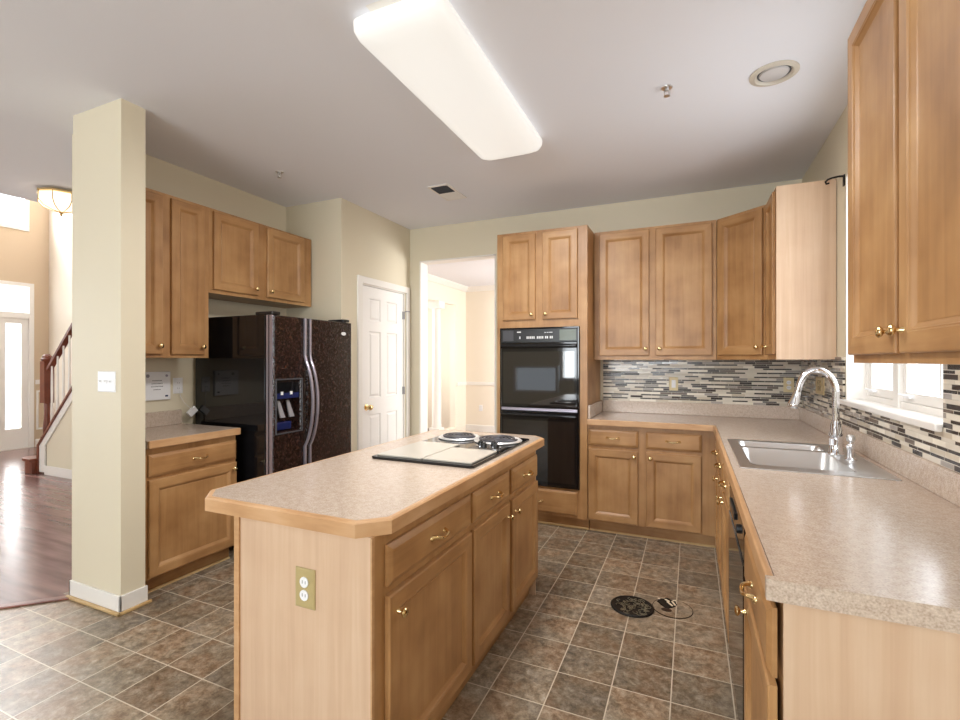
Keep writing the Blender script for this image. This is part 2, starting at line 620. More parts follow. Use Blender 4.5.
# dining room
wall_boxes('wall_dining', [(-5.7, .95, 8.45, 8.6, 0, ZC)], PAINT3)
wall_boxes('wall_arch', [(-4.16, -4.04, 4.6, 6.75, 0, ZC), (-4.16, -4.04, 8.0, 8.45, 0, ZC), (-4.16, -4.04, 6.75, 8.0, 2.42, ZC), (-4.16, -4.04, 6.75, 8.0, 0, .12),
                         (-5.7, -5.6, 4.6, 5.6, 0, ZC), (-5.7, -5.6, 7.6, 8.45, 0, ZC), (-5.7, -5.6, 5.6, 7.6, 0, .8), (-5.7, -5.6, 5.6, 7.6, 2.4, ZC)], PAINT3)
wall_boxes('wall_side', [(.80, .94, 4.6, 5.6, 0, ZC), (.80, .94, 7.8, 8.45, 0, ZC), (.80, .94, 5.6, 7.8, 0, .7), (.80, .94, 5.6, 7.8, 2.3, ZC)], PAINT3)

# trims: opening jamb lining, chair rails, baseboards, dining crown
mb = MB()
mb.box(OX0 - .002, OX0 + .012, YB - .004, YB + .145, 0, OZ)
mb.box(OX1 - .012, OX1 + .002, YB - .004, YB + .145, 0, OZ)
mb.box(OX0, OX1, YB - .004, YB + .145, OZ - .012, OZ + .002)
struct(mb.build('trim_2', WHITE))
struct(MB().box(-4.04, .8, 8.425, 8.45, .90, .965).build('trim_3', WHITE, bevel=.006))
struct(MB().box(-4.04, -4.015, 4.62, 6.72, .90, .965).box(-4.04, -4.015, 8.03, 8.425, .90, .965).build('trim_4', WHITE, bevel=.006))
struct(MB().box(-4.04, .8, 8.43, 8.45, 0, .13).build('baseboard_dining', WHITE, bevel=.004))
mb = MB()
prof = [(0, ZC), (0, ZC - .09), (.02, ZC - .085), (.08, ZC - .02), (.085, ZC)]
mb.loops([[(-4.04, 8.45 - y, z) for y, z in prof], [(.8, 8.45 - y, z) for y, z in prof]])
mb.loops([[(-4.04 + y, 4.62, z) for y, z in prof], [(-4.04 + y, 8.45, z) for y, z in prof]])
struct(mb.build('trim_5', WHITE))
# white column with capital standing in the arch
tc_ = thing('dining_column', 'white round column with a square capital in the arched opening beyond the kitchen', 'column', (-4.10, 7.38, .12))
MB().box(-4.20, -4.00, 7.28, 7.48, .12, .20).build('plinth', WHITE, tc_, bevel=.006)
MB().lathe([(.085, 0), (.09, .03), (.082, .06), (.08, .5), (.07, 2.05), (.078, 2.07), (.072, 2.09)], (-4.10, 7.38, .20)).build('shaft', WHITE, tc_)
MB().box(-4.21, -3.99, 7.27, 7.49, 2.29, 2.42).build('capital', WHITE, tc_, bevel=.01)

# baseboards + shoe at the wing wall
mb = MB()
mb.box(-3.312, -2.828, 1.573, 1.585, 0, .10)
mb.box(-2.84, -2.828, 1.573, 1.72, 0, .10)
mb.box(-3.312, -3.30, 1.573, 1.66, 0, .10)
struct(mb.build('baseboard_wing', WHITE, bevel=.003))
mb = MB()
mb.box(-3.318, -2.812, 1.557, 1.573, 0, .018)
mb.box(-2.828, -2.812, 1.557, 1.735, 0, .018)
struct(mb.build('trim_6', SHOE, bevel=.005))
struct(MB().box(XP, XP + .012, 3.36, 3.55, 0, .1).box(XP, -2.70, YB - .012, YB, 0, .1).build('baseboard_pantry', WHITE, bevel=.003))
struct(MB().box(XD, XD + .012, 4.1, 4.28, 0, .12).build('baseboard_foyer', WHITE, bevel=.003))
struct(MB().box(XD, XD + .02, 4.1, 4.28, 1.0, 1.07).build('trim_7', WHITE, bevel=.004))


def picture_frame(name, T, a0, a1, b0, b1, w_=.03, t=.012):
    mb = MB(T)
    mb.rects([(a0, a1, b0, b1, 0), (a0, a1, b0, b1, t * .6), (a0 + w_ * .4, a1 - w_ * .4, b0 + w_ * .4, b1 - w_ * .4, t), (a0 + w_, a1 - w_, b0 + w_, b1 - w_, t * .3), (a0 + w_, a1 - w_, b0 + w_, b1 - w_, 0)], cap0=False, cap1=False)
    return struct(mb.build(name, WHITE))


picture_frame('trim_8', frame((XD, 0, 0), (1, 0, 0)), 4.115, 4.25, .27, .9)
picture_frame('trim_9', frame((0, 4.28, 0), (0, -1, 0)), -8.9, -8.2, 1.4, 2.5)

# ------------------------------------------------------------------ windows and doors


def rect_frame(mb, T, a0, a1, b0, b1, c0, c1, wd, wb=None):
    mb.T = T
    wb = wb or wd
    mb.rects([(a0, a1, b0, b1, c0), (a0, a1, b0, b1, c1), (a0 + wd, a1 - wd, b0 + wb, b1 - wd, c1), (a0 + wd, a1 - wd, b0 + wb, b1 - wd, c0), (a0, a1, b0, b1, c0)], cap0=False, cap1=False)
    return mb


# window_1: twin casement over the sink (local a runs along -Y on the right wall)
Tw = frame((XR, 0, 0), (-1, 0, 0))
w1 = struct(rect_frame(MB(), Tw, -WY1, -WY0, WZ0, WZ1, -.14, -.085, .03, .04).build('window_1', WHITE))
mbj = MB(Tw)
mbj.box(-WY1, -WY1 + .008, WZ0, WZ1, -.085, .002)
mbj.box(-WY0 - .008, -WY0, WZ0, WZ1, -.085, .002)
mbj.box(-WY1, -WY0, WZ1 - .008, WZ1, -.085, .002)
mbj.build('jamb_lining', WHITE, w1)
MB(Tw).box(-2.865, -2.80, WZ0, WZ1, -.135, -.075).build('mullion', WHITE, w1, bevel=.004)
for a0_, a1_ in ((-3.26, -2.865), (-2.80, -2.165)):
    sa = rect_frame(MB(), Tw, a0_, a1_, WZ0 + .04, WZ1 - .03, -.135, -.095, .035, .045).build('sash', WHITE, w1, bevel=.004)
    MB(Tw).box(a0_ + .03, a1_ - .03, WZ0 + .08, WZ1 - .06, -.118, -.114).build('pane', PANE, sa)
    MB(Tw).box((a0_ + a1_) / 2 - .006, (a0_ + a1_) / 2 + .006, WZ0 + .08, WZ1 - .06, -.124, -.110).build('glazing_bar', WHITE, sa)
for a in (-3.20, -2.74):
    MB(Tw).box(a, a + .06, WZ0 + .062, WZ0 + .076, -.098, -.075).tube([(a + .03, WZ0 + .07, -.085), (a + .01, WZ0 + .075, -.07), (a - .02, WZ0 + .076, -.066)], .005, 8).build('crank_handle', WPLAST, w1)
MB(Tw).box(-WY1 + .001, -WY0 - .001, WZ0 + .0005, WZ0 + .012, -.088, .03).box(-WY1 - .02, -WY0 + .004, WZ0 - .016, WZ0 + .012, .0125, .034).build('sill', WHITE, w1, bevel=.006)
# sunlit fence and yard outside the sink window
FENCE = plain('weathered_fence_paint', lin(196, 186, 184), 0.7)
tag(MB().box(2.6, 2.66, 0.5, 6.0, 0, 2.6).build('garden_fence', FENCE), 'pale board fence in bright light outside the sink window', 'fence')
# window_2: high foyer window, door_1: transom + sidelight set
T2 = frame((XD, 0, 0), (1, 0, 0))
w2 = struct(rect_frame(MB(), T2, 2.0, 4.02, 3.42, 4.8, -.13, .02, .055).build('window_2', WHITE))
MB(T2).box(2.05, 3.97, 3.47, 4.75, -.07, -.066).build('pane', PANE, w2)
MB(T2).box(2.05, 3.97, 3.70, 3.715, -.08, -.05).build('glazing_bar', GREYP, w2)
d1 = struct(rect_frame(MB(), T2, 2.62, 4.08, 0, 2.60, -.14, .02, .06, .02).build('door_1', WHITE))
MB(T2).box(2.66, 4.03, 2.04, 2.13, -.13, .01).build('transom_bar', WHITE, d1, bevel=.004)
MB(T2).box(2.68, 4.02, 2.13, 2.55, -.07, -.066).build('transom_pane', PANE, d1)
mb = rect_frame(MB(), T2, 3.66, 4.02, .02, 2.04, -.1, -.02, .085, .3)
mb.build('sidelight_frame', WHITE, d1)
MB(T2).box(3.745, 3.935, .32, 1.955, -.07, -.066).build('sidelight_pane', PANE, d1)
mb = MB(T2)
mb.box(3.745, 3.935, 1.60, 1.61, -.08, -.055)
mb.build('glazing_bar', WHITE, d1)
MB(T2).box(2.69, 3.63, .02, 2.03, -.09, -.04).build('door_slab', DOORW, d1, bevel=.005)
MB(T2).lathe([(.02, 0), (.02, .01), (.012, .02), (.012, .04), (.028, .05), (.03, .065), (.012, .08)], (3.56, .95, -.04), (0, 0, 1)).build('door_knob', BRASS, d1)
# unseen great room window added for floor sheen, sliding patio door behind the camera, dining window
w3 = struct(rect_frame(MB(), T2, -2.1, .9, .3, 2.7, -.14, .02, .07).build('fill_window_3', WHITE))
MB(T2).box(-2.05, .85, .35, 2.65, -.07, -.066).build('pane', PANE, w3)
MB(T2).box(-1.12, -1.05, .35, 2.65, -.1, -.03).box(-.15, -.08, .35, 2.65, -.1, -.03).build('mullion', WHITE, w3)
T4 = frame((0, YREAR, 0), (0, 1, 0))
w4 = struct(rect_frame(MB(), T4, 0, 2.87, .9, 2.3, -.12, .02, .07).build('window_4', WHITE))
MB(T4).box(.05, 2.82, .95, 2.25, -.06, -.056).build('pane', PANE, w4)
w6 = struct(rect_frame(MB(), T4, 2.93, 4.05, .6, 1.25, -.12, .02, .05).build('window_6', WHITE))
MB(T4).box(2.97, 4.01, .64, 1.21, -.06, -.056).build('pane', PANE, w6)
MB(T4).box(.93, .98, .95, 2.25, -.1, -.03).box(1.88, 1.93, .95, 2.25, -.1, -.03).build('mullion', WHITE, w4)
T5 = frame((.80, 0, 0), (-1, 0, 0))
w5 = struct(rect_frame(MB(), T5, -7.8, -5.6, .7, 2.3, -.14, .02, .06).build('window_5', WHITE))
MB(T5).box(-7.75, -5.65, .75, 2.25, -.07, -.066).build('pane', PANE, w5)

T7 = frame((-5.6, 0, 0), (1, 0, 0))
w7 = struct(rect_frame(MB(), T7, 5.6, 7.6, .8, 2.4, -.1, .02, .06).build('fill_window_7', WHITE))  # unseen window added so fill light reaches the arch openings
MB(T7).box(5.65, 7.55, .85, 2.35, -.05, -.046).build('pane', PANE, w7)
# door_2: six panel pantry door
Tp = frame((XP, 0, 0), (1, 0, 0))
d2 = struct(rect_frame(MB(), Tp, 3.553, 4.437, -.06, 2.168, 0, .018, .066).build('door_2', WHITE, bevel=.005))
mb = MB(Tp)
mb.box(3.62, 3.63, 0, 2.10, -.1, .004)
mb.box(4.335, 4.345, 0, 2.10, -.1, .004)
mb.box(3.62, 4.345, 2.092, 2.10, -.1, .004)
mb.build('jamb', WHITE, d2)
da0, da1, db0, db1 = 3.632, 4.333, .008, 2.088
slab = MB(Tp)
av = [da0, da0 + .115, da0 + .3, da0 + .4, da1 - .115, da1]
av[3] = da1 - .3
bv = [db0, .22, .86, 1.02, 1.66, 1.76, 1.975, db1]
cf = -.008
for i in range(5):
    for j in range(7):
        r4 = (av[i], av[i + 1], bv[j], bv[j + 1])
        if i in (1, 3) and j in (1, 3, 5):
            slab.rects([(*r4, cf)] + [(r4[0] + k, r4[1] - k, r4[2] + k, r4[3] - k, cf + c) for k, c in ((.008, -.009), (.018, -.009), (.034, -.002))], cap0=False)
        else:
            slab.add([(r4[0], r4[2], cf), (r4[1], r4[2], cf), (r4[1], r4[3], cf), (r4[0], r4[3], cf)], [(0, 1, 2, 3)])
slab.rects([(da0, da1, db0, db1, cf), (da0, da1, db0, db1, -.045)], cap0=False)
slab.build('door_slab', DOORW, d2)
kn = MB(Tp)
kn.lathe([(.03, 0), (.03, .005), (.012, .01), (.011, .03), (.024, .036), (.028, .048), (.024, .06), (.006, .066)], (3.70, .935, cf), (0, 0, 1))
kn.build('door_knob', BRASS, d2)
MB(Tp).lathe([(.008, 0), (.008, .004), (.003, .006)], (3.80, .935, cf), (0, 0, 1), 10).build('door_pin', BRASS, d2)
for z in (1.86, 1.06, .25):
    MB(Tp).tube([(4.338, z - .04, .004), (4.338, z + .04, .004)], .007, 8).box(4.315, 4.336, z - .04, z + .04, -.007, -.004).build('hinge', GREYP, d2)
MB(Tp).tube([(4.338, 1.90, .01), (4.36, 1.905, .035), (4.41, 1.905, .03)], .005, 8).build('door_stop', GREYP, d2)

# ------------------------------------------------------------------ cabinets


def door_front(T, a0, a1, b0, b1, c0, parent, name='door', t=.019):
    fr = .056
    RL = [(0, 0), (0, t - .005), (.002, t - .0015), (.005, t), (fr - .006, t), (fr - .003, t - .002), (fr, t - .002), (fr + .003, t - .006), (fr + .012, t - .013), (fr + .015, t - .0145), (fr + .018, t - .0135)]
    mb = MB(T)
    mb.rects([(a0 + i, a1 - i, b0 + i, b1 - i, c0 + c) for i, c in RL], cross=(0, 1, 2, 3, 4, 5, 6, 7, 8))
    return mb.build(name, [WOOD, WOODH], parent)


def drawer_front(T, a0, a1, b0, b1, c0, parent, t=.019, name='drawer'):
    RL = [(0, 0), (0, t - .009), (.003, t - .007), (.013, t - .002), (.018, t)]
    mb = MB(T)
    mb.rects([(a0 + i, a1 - i, b0 + i, b1 - i, c0 + c) for i, c in RL])
    return mb.build(name, WOODH, parent)


def knob(T, a, b, c, parent):
    MB(T).lathe([(.0085, 0), (.0075, .004), (.0055, .008), (.0055, .014), (.012, .018), (.0155, .022), (.0155, .025), (.012, .029), (.004, .031)], (a, b, c), (0, 0, 1), 16).build('knob', BRASS, parent)


def pull(T, a, b, c, parent, L=.045):
    P = []
    for k in range(13):
        t = -1 + k / 6
        P.append((a + t * L, b - .004 * math.cos(t * math.pi), c + .026 * (1 - t ** 4) + .003))
    rr = [.0075] + [.0048 + .002 * abs(-1 + k / 6) ** 3 for k in range(1, 12)] + [.0075]
    mb = MB(T).tube(P, rr, 8)
    for sgn in (-1, 1):
        mb.lathe([(.010, 0), (.009, .004), (.006, .008)], (a + sgn * L, b, c), (0, 0, 1), 12)
    mb.build('pull', BRASS, parent)


def cab_box(T, w_, z0, z1, depth, parent, open_top=False, end_lo=False, end_hi=False, faceframe=.04, rails=()):
    """carcass: sides, back, top, bottom, plus a face frame whose front lies at c=0"""
    t = .018
    mb = MB(T)
    mb.box(0, t, z0, z1, -depth, -.019)
    mb.box(w_ - t, w_, z0, z1, -depth, -.019)
    mb.box(t, w_ - t, z0, z0 + t, -depth, -.019)
    mb.box(t, w_ - t, z0, z1, -depth, -depth + .006)
    if not open_top:
        mb.box(t, w_ - t, z1 - t, z1, -depth, -.019)
    mb.box(0, w_, z0, z1, -.019, 0)
    c = mb.build('carcass', WOOD, parent)
    return c


def base_cab(label, group, o, n, w_, depth, fronts, c0=.001, z0=.10, z1=.868, toe=.065, shoe=True, endpanels=(), name='base_cabinet', open_top=True, shoe_ext=(0, 0)):
    T = frame(o, n)
    ctr = T @ Vector((w_ / 2, 0, -depth / 2))
    t = thing(name, label, 'cabinet', (ctr.x, ctr.y, 0), group)
    cab_box(T, w_, z0, z1, depth, t, open_top)
    MB(T).box(0, w_, 0, z0, -depth, -toe).build('toe_kick', WOODH, t)
    if shoe:
        MB(T).loops([[(a, 0, -toe), (a, 0, -toe + .012), (a, .005, -toe + .010), (a, .012, -toe + .003), (a, .012, -toe)] for a in (-shoe_ext[0], w_ + shoe_ext[1])]).build('shoe_mould', SHOE, t)
    add_fronts(T, fronts, t, c0)
    for a0, a1, mat in endpanels:
        MB(T).box(a0, a1, 0, z1, -depth, .0).build('end_panel', mat, t)
    return t, T


def add_fronts(T, fronts, t, c0=.001):
    for f in fronts:
        k = f[0]
        if k == 'door':
            d_ = door_front(T, *f[1:5], c0, t)
        elif k == 'drawer':
            d_ = drawer_front(T, *f[1:5], c0, t)
        elif k == 'false':
            d_ = drawer_front(T, *f[1:5], c0, t, name='false_front')
        for h in f[5:]:
            if h[0] == 'knob':
                knob(T, h[1], h[2], c0 + .019, d_)
            else:
                pull(T, h[1], h[2], c0 + .019, d_)


def wall_cab(label, group, o, n, w_, depth, z0, z1, fronts, endpanels=(), name='wall_cabinet'):
    T = frame(o, n)
    ctr = T @ Vector((w_ / 2, 0, -depth / 2))
    t = thing(name, label, 'cabinet', (ctr.x, ctr.y, z0), group)
    cab_box(T, w_, z0, z1, depth, t)
    add_fronts(T, fronts, t)
    for a0, a1, mat in endpanels:
        MB(T).box(a0, a1, z0, z1, -depth, .0).build('end_panel', mat, t)
    return t, T


ZU0, ZU1 = 1.386, 2.47
WG, BG = 'wall cabinets', 'base cabinets'
# back wall, facing the room (n = -Y): a = x - x0
x0 = -.755
wall_cab('wide two-door wall cabinet right of the ovens on the back wall', WG, (x0, 4.12, 0), (0, -1, 0), .935, .335, ZU0, ZU1,
         [('door', -.712 - x0, -.312 - x0, 1.42, 2.448, ('knob', -.338 - x0, 1.475)), ('door', -.262 - x0, .150 - x0, 1.42, 2.448, ('knob', -.232 - x0, 1.475))])
# diagonal corner wall cabinet
p0, p1 = Vector((.18, 4.12, 0)), Vector((.487, 3.845, 0))
dv = (p1 - p0).normalized()
nd = Vector((dv.y, -dv.x, 0))
Td = frame(p0, nd)
wd_ = (p1 - p0).length
t = thing('corner_wall_cabinet', 'single-door wall cabinet set diagonally across the far right corner', 'cabinet', (.55, 4.2, ZU0), WG)
MB().prism([(.183, 4.12), (.487, 3.847), (.797, 3.847), (.797, 4.455), (.183, 4.455)], ZU0, ZU1).build('carcass', WOOD, t)
add_fronts(Td, [('door', .03, wd_ - .03, 1.42, 2.448, ('knob', wd_ - .062, 1.475))], t)
# right wall narrow cabinet with the pale end panel (n=-X, a = ystart - y)
wall_cab('narrow wall cabinet with pale bare end panel beside the sink window', WG, (.488, 3.842, 0), (-1, 0, 0), .357, .309, ZU0, ZU1,
         [('door', .022, .332, 1.42, 2.448, ('knob', .055, 1.475))], [(.3575, .3635, PALE)])
# near right wall cabinet
y0n = 1.955
wall_cab('near two-door wall cabinet hanging right of the sink window', WG, (.495, y0n, 0), (-1, 0, 0), .85, .302, 1.372, ZU1,
         [('door', .012, .412, 1.398, 2.448, ('knob', .385, 1.455)), ('door', .438, .838, 1.398, 2.448, ('knob', .465, 1.455))])
# left wall (n=+X, a = y - y0)
yl = 1.765
wall_cab('tall two-door wall cabinet over the left counter behind the wing wall', WG, (-3.14, yl, 0), (1, 0, 0), .557, .312, 1.398, ZU1,
         [('door', .02, 1.992 - yl, 1.42, 2.448, ('knob', 1.992 - yl - .025, 1.475)), ('door', 2.048 - yl, 2.282 - yl, 1.42, 2.448, ('knob', 2.282 - yl - .022, 1.475))])
yf = 2.323
wall_cab('short two-door wall cabinet above the black refrigerator', WG, (-3.14, yf, 0), (1, 0, 0), 1.0, .312, 1.864, ZU1,
         [('door', 2.353 - yf, 2.738 - yf, 1.89, 2.452, ('knob', 2.738 - yf - .03, 1.94)), ('door', 2.825 - yf, 3.225 - yf, 1.89, 2.452, ('knob', 2.825 - yf + .03, 1.94))])

# base: back run
xb = -.757
base_cab('two-door base cabinet on the back wall right of the ovens', BG, (xb, 3.86, 0), (0, -1, 0), .93, .59,
         [('drawer', .006, .386, .705, .835, ('pull', .196, .772)), ('drawer', .44, .828, .705, .835, ('pull', .634, .772)),
          ('door', .006, .383, .112, .677, ('knob', .355, .635)), ('door', .444, .826, .112, .677, ('knob', .474, .635))])
# base: right run, from the far corner to the near end (a = ystart - y)
XRF = .172
base_cab('narrow one-door base cabinet in the far right corner beside the sink cabinet', BG, (XRF, 3.79, 0), (-1, 0, 0), .50, .62,
         [('drawer', .12, .485, .705, .835, ('pull', .30, .772)), ('door', .12, .485, .112, .677, ('knob', .445, .635))])
base_cab('two-door base cabinet under the sink', BG, (XRF, 3.288, 0), (-1, 0, 0), .90, .62,
         [('false', .012, .425, .705, .835, ('pull', .22, .772)), ('false', .46, .888, .705, .835, ('pull', .67, .772)),
          ('door', .012, .425, .112, .677, ('knob', .395, .635)), ('door', .46, .888, .112, .677, ('knob', .49, .635))])
base_cab('one-door base cabinet at the near end of the right counter with pale end panel', BG, (XRF + .009, 1.735, 0), (-1, 0, 0), .528, .61,
         [('drawer', .018, .527, .69, .842, ('pull', .285, .766)), ('door', .018, .527, .112, .672, ('knob', .075, .612))],
         endpanels=[(.5285, .5365, PALE)], c0=.010)
# base: left run
base_cab('one-door base cabinet left of the refrigerator behind the wing wall', BG, (-2.89, 1.742, 0), (1, 0, 0), .598, .56,
         [('drawer', .012, .594, .70, .828, ('pull', .325, .762)), ('door', .012, .594, .112, .68, ('knob', .565, .64))])
# island cabinets (n=+X)
IX = -.838
IG = 'island base cabinets'
t1, Ti = base_cab('near single-door island cabinet with pale panelled end and outlet', IG, (IX, 1.14, 0), (1, 0, 0), .645, .557,
                  [('drawer', .048, .632, .705, .83, ('pull', .345, .765)), ('door', .048, .632, .115, .678, ('knob', .093, .615))], shoe=False, toe=.04)
MB().box(-1.393, -.844, 1.130, 1.1395, 0, .868).build('end_panel', PALE, t1)
MB().box(-1.395, -1.372, 1.124, 1.130, 0, .868).build('corner_stile', EDGE, t1)
MB().box(-.844, -.838, 1.128, 1.1395, 0, .868).build('corner_stile', EDGE, t1)
base_cab('far two-door island cabinet under the cooktop', IG, (IX, 1.7855, 0), (1, 0, 0), .915, .557,
         [('drawer', .010, .432, .705, .83, ('pull', .235, .765)), ('drawer', .4765, .904, .705, .83, ('pull', .69, .765)),
          ('door', .010, .432, .115, .678, ('knob', .403, .615)), ('door', .4765, .904, .115, .678, ('knob', .508, .615))],
         shoe=False, toe=.04, endpanels=[(.9155, .923, PALE)])

# oven tower
xo, yo = -1.54, 3.85
To = frame((xo, yo, 0), (0, -1, 0))
t = thing('oven_cabinet', 'tall cabinet housing the double wall oven', 'cabinet', (-1.15, 4.15, 0))
W_ = .779
mb = MB(To)
mb.box(0, .018, .1, 2.47, -.605, -.019)
mb.box(W_ - .018, W_, .1, 2.47, -.605, -.019)
mb.box(.018, W_ - .018, .1, 2.47, -.605, -.599)
for z in (.10, .30, 1.67, 2.452):
    mb.box(.018, W_ - .018, z, z + .018, -.599, -.019)
mb.box(0, .035, .1, 2.47, -.019, 0)
mb.box(W_ - .06, W_, .1, 2.47, -.019, 0)
mb.box(.035, W_ - .06, .1, .335, -.019, 0)
mb.box(.035, W_ - .06, 1.655, 2.47, -.019, 0)
mb.build('carcass', WOOD, t)
MB(To).box(0, W_, 0, .1, -.605, -.065).build('toe_kick', WOODH, t)
MB(To).box(0, W_, 0, .018, -.065, -.052).build('shoe_mould', SHOE, t, bevel=.005)
add_fronts(To, [('door', .06, .348, 1.722, 2.446, ('knob', .318, 1.765)), ('door', .41, .702, 1.722, 2.446, ('knob', .44, 1.765)),
                ('drawer', .03, .70, .12, .315, ('pull', .365, .215))], t)

# ------------------------------------------------------------------ worktops
SX0, SX1, SY0, SY1 = .235, .635, 2.42, 3.12
t = thing('worktop', 'L-shaped speckled laminate worktop with the sink set in it', 'countertop', (.47, 2.5, .868))
zt0, zt1 = .868, .914
mb = MB()
mb.box(.147, .165, 1.18, 1.20, zt0, zt1)
mb.box(.165, SX0, 1.18, 3.825, zt0, zt1)
mb.box(SX1, .797, 1.18, 3.825, zt0, zt1)
mb.box(SX0, SX1, 1.18, SY0, zt0, zt1)
mb.box(SX0, SX1, SY1, 3.825, zt0, zt1)
mb.box(-.757, .797, 3.825, 4.457, zt0, zt1)
mb.build('laminate_top', LAM, t)
mb = MB()
mb.box(.147, .165, 1.20, 3.825, zt0, zt1)
mb.box(-.757, .165, 3.807, 3.825, zt0, zt1)
mb.build('edge_trim', EDGE, t, bevel=.005)
mb = MB()
mb.box(-.735, .797, 4.437, 4.457, zt1, 1.018)
mb.box(.777, .797, 1.18, 4.437, zt1, 1.018)
mb.box(-.757, -.737, 3.85, 4.437, zt1, 1.018)
mb.build('upstand', LAM, t, bevel=.004)

t = thing('worktop', 'small laminate worktop between wing wall and refrigerator', 'countertop', (-3.15, 2.05, .868))
MB().box(-3.453, -2.868, 1.74, 2.348, zt0, zt1).build('laminate_top', LAM, t)
MB().box(-2.868, -2.848, 1.74, 2.35, zt0, zt1).build('edge_trim', EDGE, t, bevel=.005)
MB().box(-3.453, -3.433, 1.74, 2.33, zt1, 1.018).build('upstand', LAM, t, bevel=.004)


def chamfer(x0_, x1_, y0_, y1_, c):
    return [(x0_ + c, y0_), (x1_ - c, y0_), (x1_, y0_ + c), (x1_, y1_ - c), (x1_ - c, y1_), (x0_ + c, y1_), (x0_, y1_ - c), (x0_, y0_ + c)]


t = thing('island_worktop', 'clipped-corner laminate worktop on the kitchen island', 'countertop', (-1.2, 2.0, .868))
MB().prism(chamfer(-1.572, -.826, 1.126, 2.838, .066), zt0, zt1).build('laminate_top', LAM, t)
o_, i_ = chamfer(-1.590, -.808, 1.108, 2.856, .074), chamfer(-1.572, -.826, 1.126, 2.838, .066)
mb = MB()
mb.loops([[(x, y, zt0) for x, y in o_], [(x, y, zt1 - .006) for x, y in o_],
          [(x * .7 + X * .3, y * .7 + Y * .3, zt1 - .001) for (x, y), (X, Y) in zip(o_, i_)],
          [(x, y, zt1) for x, y in i_], [(x, y, zt0) for x, y in i_], [(x, y, zt0) for x, y in o_]], False, False)
mb.build('edge_trim', EDGE, t)

# mosaic splash on the walls
tm = MB()
tm.box(-.735, .788, 4.449, 4.4595, 1.018, 1.40)
tm.build('trim_10', MOSAIC)['kind'] = 'structure'
tm = MB()
tm.box(.789, .7995, 3.31, 4.448, 1.018, 1.40)
tm.box(.789, .7995, WY0, 3.31, 1.018, WZ0)
tm.box(.789, .7995, 1.18, WY0, 1.018, 1.40)
tm.build('trim_11', MOSAIC)['kind'] = 'structure'

# ------------------------------------------------------------------ sink and tap
t = thing('sink', 'stainless double-bowl sink set in the right counter under the window', 'sink', (.46, 2.77, .914))


def rrect(x0_, x1_, y0_, y1_, r, z, k=5):
    P = []
    for cx, cy, a in ((x1_ - r, y1_ - r, 0), (x0_ + r, y1_ - r, 90), (x0_ + r, y0_ + r, 180), (x1_ - r, y0_ + r, 270)):
        for i in range(k + 1):
            b = R(a + 90 * i / k)
            P.append((cx + r * math.cos(b), cy + r * math.sin(b), z))
    return P


bowls = [(.245, .625, 2.43, 2.885, .19), (.245, .625, 2.925, 3.11, .14)]
# rim plate made of strips around the two bowls, slightly raised
rim = MB()
rim.box(.195, .745, 2.345, 2.43, .9145, .919)
rim.box(.195, .745, 3.11, 3.165, .9145, .919)
rim.box(.195, .245, 2.43, 3.11, .9145, .919)
rim.box(.625, .745, 2.43, 3.11, .9145, .919)
rim.box(.245, .625, 2.885, 2.925, .9145, .919)
rim.build('rim', STEEL, t, bevel=.0015)
for x0_, x1_, y0_, y1_, dp in bowls:
    mb = MB()
    L = [rrect(x0_, x1_, y0_, y1_, .03, .9185), rrect(x0_ + .004, x1_ - .004, y0_ + .004, y1_ - .004, .035, .912),
         rrect(x0_ + .012, x1_ - .012, y0_ + .012, y1_ - .012, .045, .93 - dp + .02), rrect(x0_ + .035, x1_ - .035, y0_ + .035, y1_ - .035, .04, .918 - dp)]
    mb.loops(L, False, True, 0, True)
    # corner fillers of the rim
    bw = mb.build('bowl', STEEL, t, sharp=60)
    MB().lathe([(.045, 0), (.045, .003), (.03, .004), (.02, .001)], ((x0_ + x1_) / 2, (y0_ + y1_) / 2, .9185 - dp)).build('drain', CHROME, bw)

t = thing('faucet', 'chrome gooseneck pull-down faucet behind the sink', 'faucet', (.648, 2.84, .919))
fx, fy = .648, 2.84
MB().lathe([(.034, 0), (.035, .006), (.031, .012), (.028, .05), (.030, .075), (.0315, .095), (.026, .11), (.022, .15), (.018, .165)], (fx, fy, .919)).build('body', CHROME, t)
P = [(fx, fy, 1.08)]
hx, hy = -.075, .012
P += [(fx, fy, z) for z in (1.13, 1.18, 1.22)]
for k in range(1, 12):
    a = math.pi * k / 12
    P.append((fx + hx * (1 - math.cos(a)), fy + hy * (1 - math.cos(a)), 1.225 + .108 * math.sin(a)))
tip = Vector(P[-1])
P.append((tip.x - .008, tip.y + .002, tip.z - .035))
MB().tube(P, .0152, 14).build('gooseneck', CHROME, t)
d_ = Vector((-.018, .004, -.075))
h0 = Vector(P[-1])
MB().lathe([(.016, -.004), (.0175, .01), (.019, .03), (.026, .058), (.028, .072), (.023, .08)], h0, d_, 18).build('spray_head', CHROME, t)
MB().tube([(fx, fy, 1.005), (fx - .01, fy - .025, 1.012), (fx - .012, fy - .05, 1.03), (fx - .014, fy - .058, 1.06)], [.014, .011, .008, .006], 12).build('lever', CHROME, t)
t = thing('soap_dispenser', 'small chrome soap dispenser right of the faucet', 'soap dispenser', (.672, 2.70, .919))
MB().lathe([(.024, 0), (.024, .006), (.014, .014), (.013, .05), (.017, .06), (.015, .075)], (.672, 2.70, .919), n=18).build('base', CHROME, t)
MB().lathe([(.007, .075), (.007, .085), (.015, .09), (.018, .105), (.012, .117)], (.672, 2.70, .919), n=18).build('pump_head', STEEL, t)

